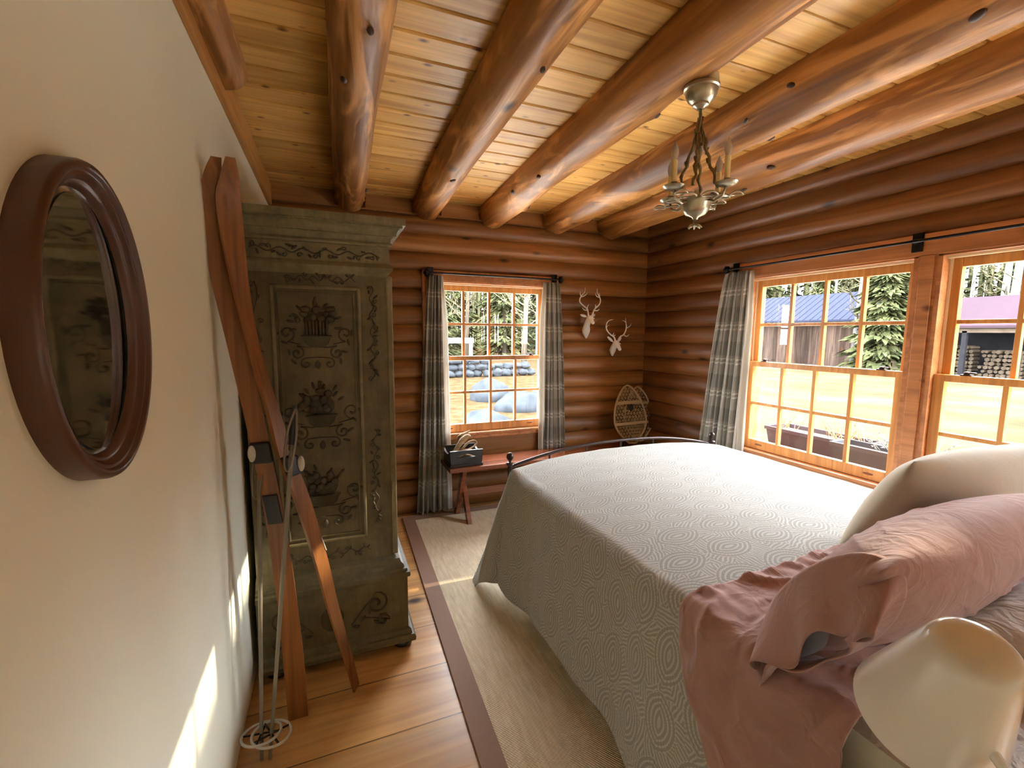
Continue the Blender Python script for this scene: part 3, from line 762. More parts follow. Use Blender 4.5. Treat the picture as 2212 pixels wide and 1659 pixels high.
# ------------------------------------------------------------------ armoire
AX0, AX1, AY0, AY1 = -0.325, 0.25, 2.10, 3.28
arm = root('armoire', (-0.04, 2.7, 0), 'tall olive painted antique armoire with carved side panel', 'armoire')
def moulding(prof, x0, x1, y0, y1, name, mat, bev=0):
    # prof (offset, z) swept round a rectangle; the wall side keeps its offset at zero
    mb = MB(); vs = []; n = len(prof)
    for o, z in prof: vs += [(x0, y0-o, z), (x1+o, y0-o, z), (x1+o, y1+o, z), (x0, y1+o, z)]
    fs = [(4*i+k, 4*i+(k+1) % 4, 4*i+4+(k+1) % 4, 4*i+4+k) for i in range(n-1) for k in range(4)] + [(3,2,1,0), tuple(4*(n-1)+k for k in range(4))]
    return mb.add(vs, fs).build(name, mat, arm, smooth=True, angle=35)
MB().box((AX0, AY0, 0.44), (AX1, AY1, 1.78)).build('body', MT['olive'], arm, bevel=0.004)
moulding([(0.0, 1.74), (0.006, 1.748), (0.022, 1.765), (0.026, 1.776), (0.02, 1.788), (0.012, 1.795), (0.012, 1.866), (0.021, 1.868), (0.024, 1.876), (0.021, 1.884), (0.016, 1.886), (0.020, 1.900), (0.030, 1.910), (0.040, 1.911), (0.041, 1.920), (0.046, 1.934), (0.056, 1.942), (0.064, 1.943), (0.064, 1.950), (0.076, 1.953), (0.076, 1.982)], AX0, AX1, AY0, AY1, 'cornice', MT['olive_light'])
moulding([(0.0, 0.042), (0.084, 0.042), (0.086, 0.062), (0.078, 0.072), (0.07, 0.074), (0.066, 0.094), (0.055, 0.102), (0.055, 0.352), (0.064, 0.356), (0.068, 0.366), (0.066, 0.38), (0.056, 0.384), (0.054, 0.394), (0.044, 0.398), (0.040, 0.412), (0.030, 0.418), (0.024, 0.436), (0.012, 0.440), (0.0, 0.446)], AX0, AX1, AY0, AY1, 'plinth', MT['olive'])
for x in (AX0+0.07, AX1+0.03):
    for y in (AY0-0.025, AY1-0.05): MB().lathe([(0.03, 0.0), (0.046, 0.010), (0.048, 0.024), (0.038, 0.040), (0.03, 0.046)], (x, y, 0.0), 20).build('bun_foot', MT['bun'], arm, smooth=True)
# corner strip and raised panel frame on the side that faces the bed walk
MB().box((AX1-0.004, AY0-0.004, 0.45), (AX1+0.022, AY0+0.035, 1.745)).build('corner_strip', MT['olive_light'], arm, bevel=0.005)
def frame_strip(x0, x1, z0, z1, w, t):
    mb = MB(); y = AY0
    for a, b, c, d in ((x0, x0+w, z0, z1), (x1-w, x1, z0, z1), (x0, x1, z0, z0+w), (x0, x1, z1-w, z1)): mb.box((a, y-t, c), (b, y+0.002, d))
    return mb
frame_strip(-0.215, 0.135, 0.56, 1.69, 0.014, 0.012).build('panel_moulding', MT['olive_light'], arm, bevel=0.005)
frame_strip(-0.19, 0.11, 0.585, 1.665, 0.007, 0.007).build('panel_bead', MT['olive'], arm, bevel=0.003)
for zc, w in ((1.776, 0.0),): pass
def spiral(mb, cx, cz, r, turns, a0, sgn, y, rad=0.006, n=36, tail=None):
    pts = []; rr = []
    if tail: pts.append((tail[0], y, tail[1])); rr.append(rad*0.5)
    for i in range(n):
        t = i/(n-1); a = a0 + sgn*turns*2*PI*t; q = r*(1-0.86*t)
        pts.append((cx + q*math.cos(a), y-0.003*t, cz + q*math.sin(a))); rr.append(rad*(0.7+0.5*t))
    mb.tube(pts, rr, 6)
def leafblob(mb, x, z, y, l, w, a):
    mb.ball((x, y, z), (l, 0.006, w), 8, 6, Matrix.Rotation(-a, 3, 'Y'))
def urn_motif(cx, cz, sc, seed, kind):
    rnd = random.Random(seed); y = AY0 - 0.001; a = MB(); b = MB()
    # basin with fluted body
    a.lathe([(0.0, -0.075), (0.03, -0.072), (0.05, -0.055), (0.058, -0.03), (0.066, -0.026), (0.066, -0.018), (0.0, -0.018)], (cx, y, cz), 20, Matrix.Scale(sc, 3), 0.28)
    if kind == 0:
        for i in range(-3, 4): a.tube([(cx+i*0.014*sc, y-0.006, cz-0.016*sc), (cx+i*0.015*sc, y-0.008, cz+0.05*sc)], 0.0055*sc, 6)
    b.ball((cx, y+0.001, cz + (0.05*sc if kind == 0 else 0.02*sc)), (0.055*sc, 0.004, 0.045*sc), 16, 8)
    for i in range(12):     # blossoms heaped in it
        t = rnd.uniform(0, PI); q = rnd.uniform(0.02, 0.085)*sc
        b.ball((cx + q*math.cos(t)*1.05, y-0.004, cz + (0.05*sc if kind == 0 else 0.0) + q*math.sin(t)), (rnd.uniform(0.012, 0.022)*sc, 0.010, rnd.uniform(0.012, 0.02)*sc), 8, 6)
    for i in range(16):
        t = rnd.uniform(-0.3, PI+0.3); q = rnd.uniform(0.085, 0.115)*sc
        leafblob(b, cx + q*math.cos(t), cz + (0.03*sc if kind == 0 else 0.0) + q*math.sin(t), y, 0.016*sc, 0.006*sc, t)
    for s in (-1, 1):
        spiral(a, cx+s*0.085*sc, cz-0.10*sc, 0.032*sc, 1.3, PI/2, s, y, 0.005*sc, tail=(cx+s*0.03*sc, cz-0.075*sc))
        spiral(a, cx+s*0.125*sc, cz-0.01*sc, 0.036*sc, 1.2, -PI/2, -s, y, 0.0045*sc, tail=(cx+s*0.07*sc, cz-0.06*sc))
        spiral(a, cx+s*0.05*sc, cz-0.15*sc, 0.026*sc, 1.1, PI/2, -s, y, 0.0045*sc, tail=(cx, cz-0.12*sc))
        for i in range(4): leafblob(a, cx+s*(0.10+0.018*i)*sc, cz-(0.14-0.045*i)*sc, y, 0.016*sc, 0.006*sc, rnd.uniform(0, PI))
    leafblob(a, cx, cz-0.155*sc, y, 0.012*sc, 0.02*sc, 0)
    o = a.build('carved_urn', MT['olive_dark'], arm, smooth=True); b.build('carved_flowers', MT['olive_dark'], o, smooth=True)
urn_motif(-0.045, 1.50, 0.92, 1, 0); urn_motif(-0.04, 1.16, 1.0, 2, 1); urn_motif(-0.04, 0.80, 1.0, 3, 1)
def garland(x0, z0, x1, z1, n, seed, name, y=None, up=True):
    rnd = random.Random(seed); mb = MB(); y = AY0-0.001 if y is None else y; d = Vector((x1-x0, 0, z1-z0)); L = d.length; d.normalize(); s = Vector((-d.z, 0, d.x))
    pts = [Vector((x0, y, z0)) + d*L*i/40 + s*0.009*math.sin(i*0.9) for i in range(41)]; mb.tube(pts, 0.003, 5)
    for i in range(n):
        p = Vector((x0, y, z0)) + d*L*(i+0.5)/n + s*rnd.choice((-1, 1))*rnd.uniform(0.008, 0.02)
        if i % 3 == 0: spiral(mb, p.x, p.z, 0.012, 1.0, rnd.uniform(0, 6), rnd.choice((-1, 1)), y, 0.003, 14)
        else: leafblob(mb, p.x, p.z, y, rnd.uniform(0.009, 0.016), 0.005, rnd.uniform(0, PI))
    return mb.build(name, MT['olive_dark'], arm, smooth=True)
garland(0.182, 1.70, 0.182, 1.28, 22, 4, 'carved_garland'); garland(0.182, 1.06, 0.182, 0.62, 22, 5, 'carved_garland')
garland(-0.27, 1.70, -0.27, 0.62, 44, 6, 'carved_garland')
garland(-0.20, 0.50, 0.15, 0.50, 18, 7, 'carved_garland'); garland(-0.16, 1.722, 0.12, 1.722, 12, 8, 'carved_garland')
garland(-0.28, 1.83, 0.22, 1.83, 26, 9, 'carved_frieze', AY0-0.013)
mb = MB(); y = AY0-0.056
for s in (-1, 1):
    spiral(mb, -0.03+s*0.19, 0.25, 0.055, 1.4, PI/2, -s, y, 0.006, tail=(-0.03+s*0.08, 0.17)); spiral(mb, -0.03+s*0.22, 0.16, 0.03, 1.2, 0, s, y, 0.005, tail=(-0.03+s*0.12, 0.20))
    for i in range(5): leafblob(mb, -0.03+s*(0.10+0.03*i), 0.16+0.03*(i % 3), y, 0.018, 0.007, i*0.8)
mb.ball((-0.03, y, 0.22), (0.05, 0.008, 0.06), 16, 8)
mb.build('carved_cartouche', MT['olive_dark'], arm, smooth=True)
# doors on the front towards the bed, seen edge-on
for a, b in ((AY0+0.05, (AY0+AY1)/2-0.003), ((AY0+AY1)/2+0.003, AY1-0.05)):
    d = MB().box((AX1, a, 0.47), (AX1+0.018, b, 1.72)).build('door', MT['olive'], arm, bevel=0.004)
    hy = b-0.04 if a < 2.4 else a+0.04
    MB().ball((AX1+0.028, hy, 1.05), 0.012).build('knob', MT['pewter_dark'], d, smooth=True)

# ------------------------------------------------------------------ oval mirror on the plaster wall
MC = Vector((XL, 0.885, 1.508))
mir = root('wall_mirror', tuple(MC), 'oval mirror in moulded dark wood frame on the cream wall', 'mirror')
def ell(prof, name, mat, par):
    prof = [(w, h*0.84 if h > 0.0136 else h) for w, h in prof]
    mb = MB(); seg = 72; vs = []
    for w, h in prof:
        for k in range(seg):
            a = 2*PI*k/seg; vs.append((XL+h, MC.y + (0.182-w*0.82)*math.cos(a), MC.z + (0.238-w*0.82)*math.sin(a)))
    fs = [(i*seg+k, i*seg+(k+1) % seg, (i+1)*seg+(k+1) % seg, (i+1)*seg+k) for i in range(len(prof)-1) for k in range(seg)]
    return mb.add(vs, fs).build(name, mat, par, smooth=True, angle=50)
ell([(0.0, 0.0), (0.0, 0.034), (0.003, 0.041), (0.009, 0.044), (0.015, 0.042), (0.018, 0.036), (0.021, 0.035), (0.025, 0.036), (0.03, 0.032), (0.033, 0.026), (0.036, 0.025), (0.041, 0.023), (0.045, 0.016), (0.048, 0.010)], 'frame', MT['mirror_frame'], mir)
ell([(0.0415, 0.0098), (0.056, 0.0122)], 'bevelled_edge', MT['mirror_edge'], mir)
mb = MB(); seg = 72
mb.add([(XL+0.0135-0.04*0.124*math.cos(2*PI*k/seg), MC.y + 0.136*math.cos(2*PI*k/seg), MC.z + 0.192*math.sin(2*PI*k/seg)) for k in range(seg)], [tuple(range(seg))]); mb.build('glass', MT['mirror'], mir)

# ------------------------------------------------------------------ old skis and poles leaning beside the armoire
def ski(label, ctrl, fac, lean_gap):
    # ctrl: (x, y, z, width, face angle about z)
    P = smooth_path(ctrl, 90); mb = MB(); vs = []; n = len(P)
    for i, (x, y, z, w, ang) in enumerate(P):
        wv = Vector((math.cos(ang), math.sin(ang), 0)); nv = Vector((-math.sin(ang), math.cos(ang), 0))
        t = 0.007 + 0.010*math.exp(-((i/n-0.55)/0.22)**2)
        for a, b in ((-1, -1), (1, -1), (1, 1), (0.18, 1.35), (-0.18, 1.35), (-1, 1)):
            vs.append(Vector((x, y, z)) + wv*w/2*a + nv*t/2*b)
    k = 6
    fs = [(i*k+j, i*k+(j+1) % k, (i+1)*k+(j+1) % k, (i+1)*k+j) for i in range(n-1) for j in range(k)] + [tuple(range(k-1, -1, -1)), tuple((n-1)*k+j for j in range(k))]
    r = root('ski', (ctrl[-1][0], ctrl[-1][1], 0.0), label, 'ski', 'pair of old wooden skis by the armoire')
    mb.add(vs, fs).build('ski_blade', MT['ski'], r, smooth=True, angle=30)
    # binding: black leather block, pale toe iron, heel plate
    i = int(n*fac); x, y, z, w, ang = P[i]; wv = Vector((math.cos(ang), math.sin(ang), 0)); nv = Vector((-math.sin(ang), math.cos(ang), 0)); c = Vector((x, y, z)); dn = (Vector(P[i+1][:3])-Vector(P[i-1][:3])).normalized()
    b = MB().obox(c - dn*0.035 - nv*0.018, c + dn*0.04 - nv*0.018, wv, nv, w*1.05, 0.03).build('binding', MT['black_leather'], r, bevel=0.006)
    for s in (lean_gap,):
        q = c + wv*s*w*0.42 - nv*0.036
        MB().ball(q, (0.013, 0.008, 0.03), 12, 8).build('toe_iron', MT['white_leather'], b, smooth=True)
    h = P[min(n-2, i+9)]
    if lean_gap > 0:
        c2 = Vector(P[i+12][:3]); MB().obox(c2 - dn*0.06 + wv*w*0.5, c2 + dn*0.06 + wv*w*0.5, wv, nv, 0.003, 0.012).build('edge_plate', MT['white_leather'], r)
        return r
    c2 = Vector(h[:3]); MB().obox(c2 - dn*0.055 - nv*0.012, c2 + dn*0.055 - nv*0.012, wv, nv, w*0.8, 0.006).build('heel_plate', MT['black_leather'], r, bevel=0.002)
    return r
ski('wooden ski nearest the wall, set straighter, with a pale toe iron',
    [(-0.302, 1.705, 2.035, 0.028, 0.1), (-0.318, 1.725, 1.985, 0.05, 0.1), (-0.325, 1.745, 1.90, 0.074, 0.2), (-0.315, 1.765, 1.68, 0.070, 0.25), (-0.286, 1.775, 1.44, 0.060, 0.15), (-0.25, 1.78, 1.20, 0.060, 0.0), (-0.224, 1.783, 1.0, 0.060, -0.1), (-0.200, 1.785, 0.77, 0.062, -0.05), (-0.181, 1.788, 0.5, 0.066, 0.0), (-0.168, 1.79, 0.21, 0.072, 0.0), (-0.163, 1.79, 0.0, 0.070, 0.0)], 0.56, -1)
ski('wooden ski with the stronger slant, crossing over towards the rug',
    [(-0.262, 1.69, 2.035, 0.026, 0.25), (-0.270, 1.715, 1.985, 0.052, 0.3), (-0.281, 1.735, 1.90, 0.072, 0.4), (-0.268, 1.75, 1.68, 0.068, 0.9), (-0.236, 1.755, 1.44, 0.056, 1.15), (-0.192, 1.765, 1.22, 0.054, 1.0), (-0.160, 1.78, 1.05, 0.056, 0.8), (-0.112, 1.795, 0.87, 0.058, 0.75), (-0.060, 1.815, 0.62, 0.060, 0.85), (-0.022, 1.83, 0.40, 0.060, 1.0), (0.022, 1.85, 0.18, 0.058, 1.1), (0.055, 1.865, 0.0, 0.052, 1.15)], 0.56, 1)
def pole(label, top, bot, mat, grip):
    t, b = Vector(top), Vector(bot); d = (b-t).normalized()
    r = root('ski_pole', tuple(bot), label, 'ski pole', 'pair of old ski poles by the armoire')
    MB().tube([t, b], [0.008, 0.006], 12).build('shaft', MT[mat], r, smooth=True, angle=50)
    g = MB().tube([t - d*0.01, t + d*0.02, t + d*0.10, t + d*0.125], [0.007, 0.013, 0.0115, 0.013], 12).build('grip', MT['black_leather'], r, smooth=True, angle=60)
    MB().tube([t + d*0.13, t + d*0.145], 0.0105, 12).build('ferrule', MT['pewter_dark'], g, smooth=True)
    lp = smooth_path([tuple(t + Vector((0.004, -0.01, 0))), tuple(t + d*0.08 + Vector((-0.016, -0.016, 0))), tuple(t + d*0.19 + Vector((-0.018, -0.018, 0))), tuple(t + d*0.205 + Vector((0.0, -0.02, 0))), tuple(t + d*0.10 + Vector((0.012, -0.014, 0))), tuple(t + Vector((0.006, -0.008, 0)))], 40)
    MB().tube(lp, 0.004, 6).build('wrist_strap', MT['pole'], g, smooth=True)
    c = b - d*0.09; rq = d.to_track_quat('Z', 'Y').to_matrix()
    rb = MB().tube([c + rq @ Vector((0.062*math.cos(2*PI*k/28), 0.062*math.sin(2*PI*k/28), 0)) for k in range(28)], 0.005, 6, closed=True)
    bk = rb.build('basket', MT['white_leather'], r, smooth=True)
    sp = MB()
    for k in range(4): sp.tube([c, c + rq @ Vector((0.062*math.cos(k*PI/2), 0.062*math.sin(k*PI/2), 0))], 0.0035, 6)
    sp.build('basket_strap', MT['black_leather'], bk, smooth=True)
    return r
pole('pale ski pole slanting across the skis with a looped strap', (-0.117, 1.70, 1.236), (-0.245, 1.635, 0.006), 'pole', 0)
pole('ski pole standing more upright behind the skis, near the cream wall', (-0.245, 1.815, 1.12), (-0.271, 1.64, 0.006), 'pole', 0)

# ------------------------------------------------------------------ curtains and rods
def curtain(label, mp, ztop, zbot, top, bot, nf, seed, amp, group, lin_side=0, d0=-0.085):
    # top / bot: (s0, s1) along the wall; nf folds
    mb = MB(); nu, nv = 120, 60
    s0 = (top[0]+top[1])/2
    def P(u, v, extra=0.0):
        e = v**0.75
        a = top[0]*(1-e) + bot[0]*e; b = top[1]*(1-e) + bot[1]*e
        ph = 2*PI*nf*u + 0.5*vnoise(u*4, v*1.5, seed)*3
        am = amp*(0.55 + 0.45*v)
        return mp(a + (b-a)*u + 0.006*math.sin(ph*0.5+v*3+seed), d0 + am*math.sin(ph) + 0.35*am*math.sin(2.1*ph+seed) + extra, ztop + (zbot-ztop)*v + 0.004*math.sin(ph))
    wid = nf*0.11
    mb.grid(lambda u, v: P(u, v), nu, nv, lambda u, v: (u*wid, (ztop-zbot)*v))
    r = root('curtain', mp(s0, d0, zbot), label, 'curtain', group)
    mb.build('panel', MT['plaid'], r, smooth=True, solid=0.003)
    if lin_side:
        lb = MB(); a0, a1 = (0.0, 0.45) if lin_side < 0 else (0.55, 1.0)
        def Q(u, v):
            p = Vector(P(a0 + (a1-a0)*u, v, 0.022)); k = (1-u) if lin_side < 0 else u
            q = Vector(mp(*[0, 0, 0])); sft = lin_side*0.05*k*(0.4+0.6*min(1, v*6))
            w = Vector(mp(sft, 0, 0)) - Vector(mp(0, 0, 0)); return p + w
        lb.grid(Q, 50, 40).build('lining', MT['lining'], r, smooth=True, solid=0.002)
    return r
GB = 'grey plaid curtains'
curtain('grey plaid curtain beside the armoire, reaching the floor', mapB, 1.945, 0.025, (0.735, 0.845), (0.625, 0.865), 5, 1.3, 0.022, GB, 1)
curtain('grey plaid curtain hanging between the small window and the deer heads', mapB, 1.935, 0.03, (1.775, 1.89), (1.765, 1.99), 5, 4.1, 0.02, GB, -1)
curtain('grey plaid curtain with white lining at the long window by the corner', mapR, 1.955, 0.10, (2.405, 2.60), (2.45, 2.83), 6, 2.2, 0.022, GB, -1, -0.095)
def rod(label, mp, s0, s1, z, d, brackets, fin):
    r = root('curtain_rod', mp((s0+s1)/2, d, z), label, 'curtain rod')
    MB().tube([mp(s0, d, z), mp(s1, d, z)], 0.0075, 12).build('rod', MT['iron'], r, smooth=True, angle=50)
    for s in brackets:
        b = MB(); mbox(b, mp, s-0.024, s+0.024, -0.046, -0.036, z-0.048, z+0.048)
        b.tube([mp(s, -0.04, z), mp(s, d-0.004, z)], 0.009, 10)
        b.build('bracket', MT['iron'], r, bevel=0.002)
    for s in fin:
        f = MB(); f.ball(mp(s, d, z), 0.024, 14, 10)
        for k in range(6):
            a = k*PI/3; q = Vector(mp(s, d, z)); e = Vector(mp(s, d-0.02*math.cos(a), z+0.02*math.sin(a))); f.ball(e, 0.013, 8, 6)
        f.build('finial', MT['iron'], r, smooth=True)
    for i in range(7):
        pass
rod('black iron curtain rod above the small window', mapB, 0.73, 1.90, 1.962, -0.085, (0.765, 1.865), (0.725, 1.905))
rod('black iron curtain rod above the long window', mapR, 0.14, 2.60, 1.978, -0.095, (0.20, 1.437, 2.57), (2.605,))

# ------------------------------------------------------------------ bench and what stands on it
bn = root('bench', (1.5, 3.41, 0.0), 'low red-brown plank bench under the small window', 'bench')
MB().box((0.815, 3.235, 0.435), (2.62, 3.545, 0.468)).build('bench_top', MT['bench'], bn, bevel=0.004)
for x in (0.955, 2.46):
    for s in (-1, 1):
        xo = x + s*0.018
        MB().obox((xo, 3.39+s*0.11, 0.436), (xo, 3.39-s*0.125, 0.0), (0, 1, 0), (1, 0, 0), 0.062, 0.034).build('leg', MT['bench'], bn, bevel=0.003)
MB().box((0.955, 3.375, 0.19), (2.46, 3.405, 0.25)).build('stretcher', MT['bench'], bn, bevel=0.003)
# dark tote with a cut-out grip
tr = root('wooden_tote', (0.965, 3.40, 0.468), 'dark wooden tote tray on the left end of the bench', 'tote')
TX0, TX1, TY0, TY1, TZ = 0.838, 1.085, 3.285, 3.505, 0.4685
MB().box((TX0-0.008, TY0-0.01, TZ), (TX1+0.008, TY1+0.01, TZ+0.016)).build('tray_base', MT['tote'], tr, bevel=0.003)
def tote_end(y0, y1, outer):
    # board with a segmental slot, from columns round the opening
    mb = MB(); c = (TX0+TX1)/2; w, h = 0.075, 0.026; zs = TZ+0.068; zt = TZ+0.122
    def X(x, z): f = (z-TZ)/0.12; return c + (x-c)*(1+0.07*f)
    def quad(a, b, z0a, z0b, z1a, z1b):
        vs = []
        for y in (y0, y1): vs += [(X(a, z0a), y, z0a), (X(b, z0b), y, z0b), (X(b, z1b), y, z1b), (X(a, z1a), y, z1a)]
        mb.add(vs, [(0,1,2,3),(7,6,5,4),(0,4,5,1),(1,5,6,2),(2,6,7,3),(3,7,4,0)])
    z0 = TZ+0.015
    quad(TX0, TX1, z0, z0, zs, zs); quad(TX0, c-w, zs, zs, zt, zt); quad(c+w, TX1, zs, zs, zt, zt)
    n = 14
    def A(x): t = (x-c)/w; return zs + h*max(0.0, 1-abs(t)**2.6)
    for i in range(n):
        a = c - w + 2*w*i/n; b = c - w + 2*w*(i+1)/n; quad(a, b, A(a), A(b), zt, zt)
    return mb.build('end_board', MT['tote'], tr)
tote_end(TY0, TY0+0.014, -1); tote_end(TY1-0.014, TY1, 1)
for s, x in ((-1, TX0), (1, TX1)):
    sb = MB(); pr = [(0.0, 0.015), (0.0, 0.105)]
    poly = []
    ny = 12
    vs = []
    for i in range(ny+1):
        y = TY0+0.012 + (TY1-TY0-0.024)*i/ny; t = 2*i/ny-1; zt = TZ + 0.088 + 0.03*t*t*abs(t)
        for q in (0, 1):
            xx = x - s*(0.014*q); f = 0.012*s
            vs += [(xx, y, TZ+0.015), (xx+f, y, zt)]
    fs = []
    for i in range(ny):
        a, b = 4*i, 4*i+4; fs += [(a, b, b+1, a+1), (a+2, a+3, b+3, b+2), (a+1, b+1, b+3, a+3), (a, a+2, b+2, b)]
    fs += [(0, 1, 3, 2), (4*ny, 4*ny+2, 4*ny+3, 4*ny+1)]
    sb.add(vs, fs).build('side_board', MT['tote'], tr)
def at(x, y, Y):
    d = R0*((x-1106)/FPX) + R1*((y-829.5)/FPX) + R2
    return CAM + d*(Y/d.y)
def stick(label, ctrl, rads):
    P = smooth_path([tuple(c) + (r,) for c, r in zip(ctrl, rads)], 28)
    o = MB().tube([p[:3] for p in P], [max(0.002, p[3]*1.35) for p in P], 9).build('driftwood', MT['stick'], None, smooth=True)
    tag(o, label, 'driftwood', 'driftwood in the tote')
zq = TZ+0.022
stick('thick pale driftwood branch slanting up out of the dark tote', [(0.862, 3.34, zq+0.075), (0.905, 3.36, zq+0.11), (0.955, 3.385, zq+0.155), (1.0, 3.40, zq+0.182), (1.03, 3.41, zq+0.178)], [0.006, 0.012, 0.018, 0.015, 0.006])
stick('thin driftwood twig curling into a hook at the right of the tote', [(0.94, 3.42, zq+0.05), (0.99, 3.43, zq+0.10), (1.03, 3.435, zq+0.128), (1.07, 3.435, zq+0.135), (1.088, 3.43, zq+0.115), (1.06, 3.42, zq+0.09), (1.01, 3.41, zq+0.075)], [0.006, 0.007, 0.006, 0.005, 0.005, 0.005, 0.004])
stick('driftwood piece rising behind the others towards the window sill', [(0.92, 3.46, zq), (0.94, 3.465, zq+0.09), (0.955, 3.47, zq+0.165), (1.0, 3.47, zq+0.19), (1.045, 3.465, zq+0.215)], [0.012, 0.013, 0.012, 0.009, 0.004])
stick('driftwood stub lying low across the front of the tote', [(0.855, 3.325, zq+0.045), (0.90, 3.33, zq+0.055), (0.96, 3.34, zq+0.075), (1.02, 3.345, zq+0.085)], [0.010, 0.017, 0.016, 0.008])
stick('forked driftwood root lying lowest inside the tote', [(0.86, 3.45, zq+0.014), (0.92, 3.42, zq+0.02), (1.0, 3.39, zq+0.02), (1.05, 3.36, zq+0.016)], [0.010, 0.017, 0.016, 0.010])

# ------------------------------------------------------------------ deer heads
def blend(mb, name, mat, par, vox, seg=2):
    o = mb.build(name, mat, par, smooth=True)
    r = o.modifiers.new('remesh', 'REMESH'); r.mode = 'VOXEL'; r.voxel_size = vox; r.use_smooth_shade = True
    s = o.modifiers.new('smooth', 'SMOOTH'); s.factor = 0.6; s.iterations = seg*3
    return o
def tubechain(mb, pts, rads, seg=12, n=18):
    P = smooth_path([tuple(p) + (r,) for p, r in zip(pts, rads)], n)
    mb.tube([p[:3] for p in P], [max(0.002, p[3]) for p in P], seg); mb.ball(P[0][:3], P[0][3], 10, 8); mb.ball(P[-1][:3], max(0.002, P[-1][3]), 10, 8)
def deer(label, neck_path, head, muzzle, ears, antlers, s):
    n0, h0, m0 = Vector(neck_path[0][0]), Vector(head), Vector(muzzle)
    r = root('deer_head', tuple(n0), label, 'deer head', 'white deer heads on the log wall')
    mb = MB(); rads_k = 0.5
    # neck swells below the throat and narrows to the tip that meets the wall
    tubechain(mb, [p for p, q in neck_path] + [h0], [q for p, q in neck_path] + [0.030])
    mid = Vector(neck_path[1][0]); tubechain(mb, [mid, CAM + (mid-CAM)*((YB-0.028)/mid.y)], [neck_path[1][1]*0.95]*2)
    tubechain(mb, [h0, h0.lerp(m0, 0.5) + Vector((0, 0, 0.004)), m0], [0.030, 0.021, 0.014]); mb.ball(m0, (0.0165, 0.0165, 0.0155), 12, 8)
    fw = (m0-h0).normalized(); sd_ = fw.cross(Vector((0, 0, 1))).normalized(); up = sd_.cross(fw)
    for q in (-1, 1): mb.ball(h0 + fw*0.022*s + up*0.022*s + sd_*q*0.036*s, 0.012*s, 10, 8)
    hd = blend(mb, 'head', MT['white_resin'], r, 0.004)
    for q in (-1, 1): MB().ball(h0 + fw*0.03*s + up*0.024*s + sd_*q*0.044*s, 0.006*s, 8, 6).build('eye', MT['white_resin'], hd, smooth=True)
    for b, t in ears:
        b, t = Vector(b), Vector(t); d = t-b
        mb = MB(); q = d.to_track_quat('Z', 'Y').to_matrix(); mb.ball(b.lerp(t, 0.5), (0.017, 0.012, d.length*0.55), 14, 10, q)
        mb.build('ear', MT['white_resin'], r, smooth=True)
    for ant in antlers:
        mb = MB()
        for pts, rr in ant: tubechain(mb, pts, [q*rads_k for q in rr], 8, 16)
        mb.build('antler', MT['white_resin'], r, smooth=True)
def px(cx0, cy0, sc):      # crop pixels to a point at depth Y
    return lambda x, y, Y: tuple(at(cx0 + x/sc, cy0 + y/sc, Y))
D = px(1240, 600, 9.214)
W0 = YB-0.03
deer('white stag head hanging higher, nearer the small window',
     [(D(238, 1185, W0+0.0), 0.012), (D(238, 1060, W0-0.05), 0.036), (D(258, 930, W0-0.09), 0.028)], D(316, 812, W0-0.12), D(376, 895, W0-0.17), [(D(250, 775, W0-0.10), D(125, 735, W0-0.08)), (D(370, 770, W0-0.12), D(402, 730, W0-0.10))],
     [[([D(285, 755, W0-0.12), D(278, 690, W0-0.11), D(262, 620, W0-0.10), D(180, 550, W0-0.09), D(115, 480, W0-0.09), D(120, 410, W0-0.09), D(160, 345, W0-0.09), D(215, 280, W0-0.09), D(222, 195, W0-0.09)], [0.017, 0.014, 0.013, 0.012, 0.011, 0.010, 0.009, 0.007, 0.004]),
       ([D(262, 620, W0-0.10), D(268, 575, W0-0.12), D(295, 530, W0-0.13)], [0.011, 0.008, 0.004]), ([D(265, 650, W0-0.10), D(205, 640, W0-0.13), D(165, 600, W0-0.14)], [0.010, 0.009, 0.004]),
       ([D(145, 370, W0-0.09), D(125, 330, W0-0.08), D(122, 275, W0-0.08)], [0.009, 0.007, 0.003]), ([D(150, 380, W0-0.09), D(215, 355, W0-0.11), D(265, 298, W0-0.12)], [0.009, 0.008, 0.003])],
      [([D(360, 755, W0-0.12), D(385, 680, W0-0.11), D(420, 610, W0-0.10), D(490, 550, W0-0.09), D(525, 480, W0-0.09), D(518, 410, W0-0.09), D(485, 340, W0-0.09), D(462, 280, W0-0.09), D(462, 215, W0-0.09)], [0.017, 0.014, 0.013, 0.012, 0.011, 0.010, 0.009, 0.007, 0.004]),
       ([D(420, 610, W0-0.10), D(430, 570, W0-0.12), D(422, 535, W0-0.13)], [0.011, 0.008, 0.004]), ([D(405, 650, W0-0.11), D(460, 655, W0-0.13), D(500, 625, W0-0.14)], [0.010, 0.009, 0.004]),
       ([D(505, 380, W0-0.09), D(510, 345, W0-0.08), D(505, 312, W0-0.08)], [0.009, 0.007, 0.003]), ([D(500, 390, W0-0.09), D(450, 370, W0-0.11), D(430, 312, W0-0.12)], [0.009, 0.008, 0.003])]], 0.68)
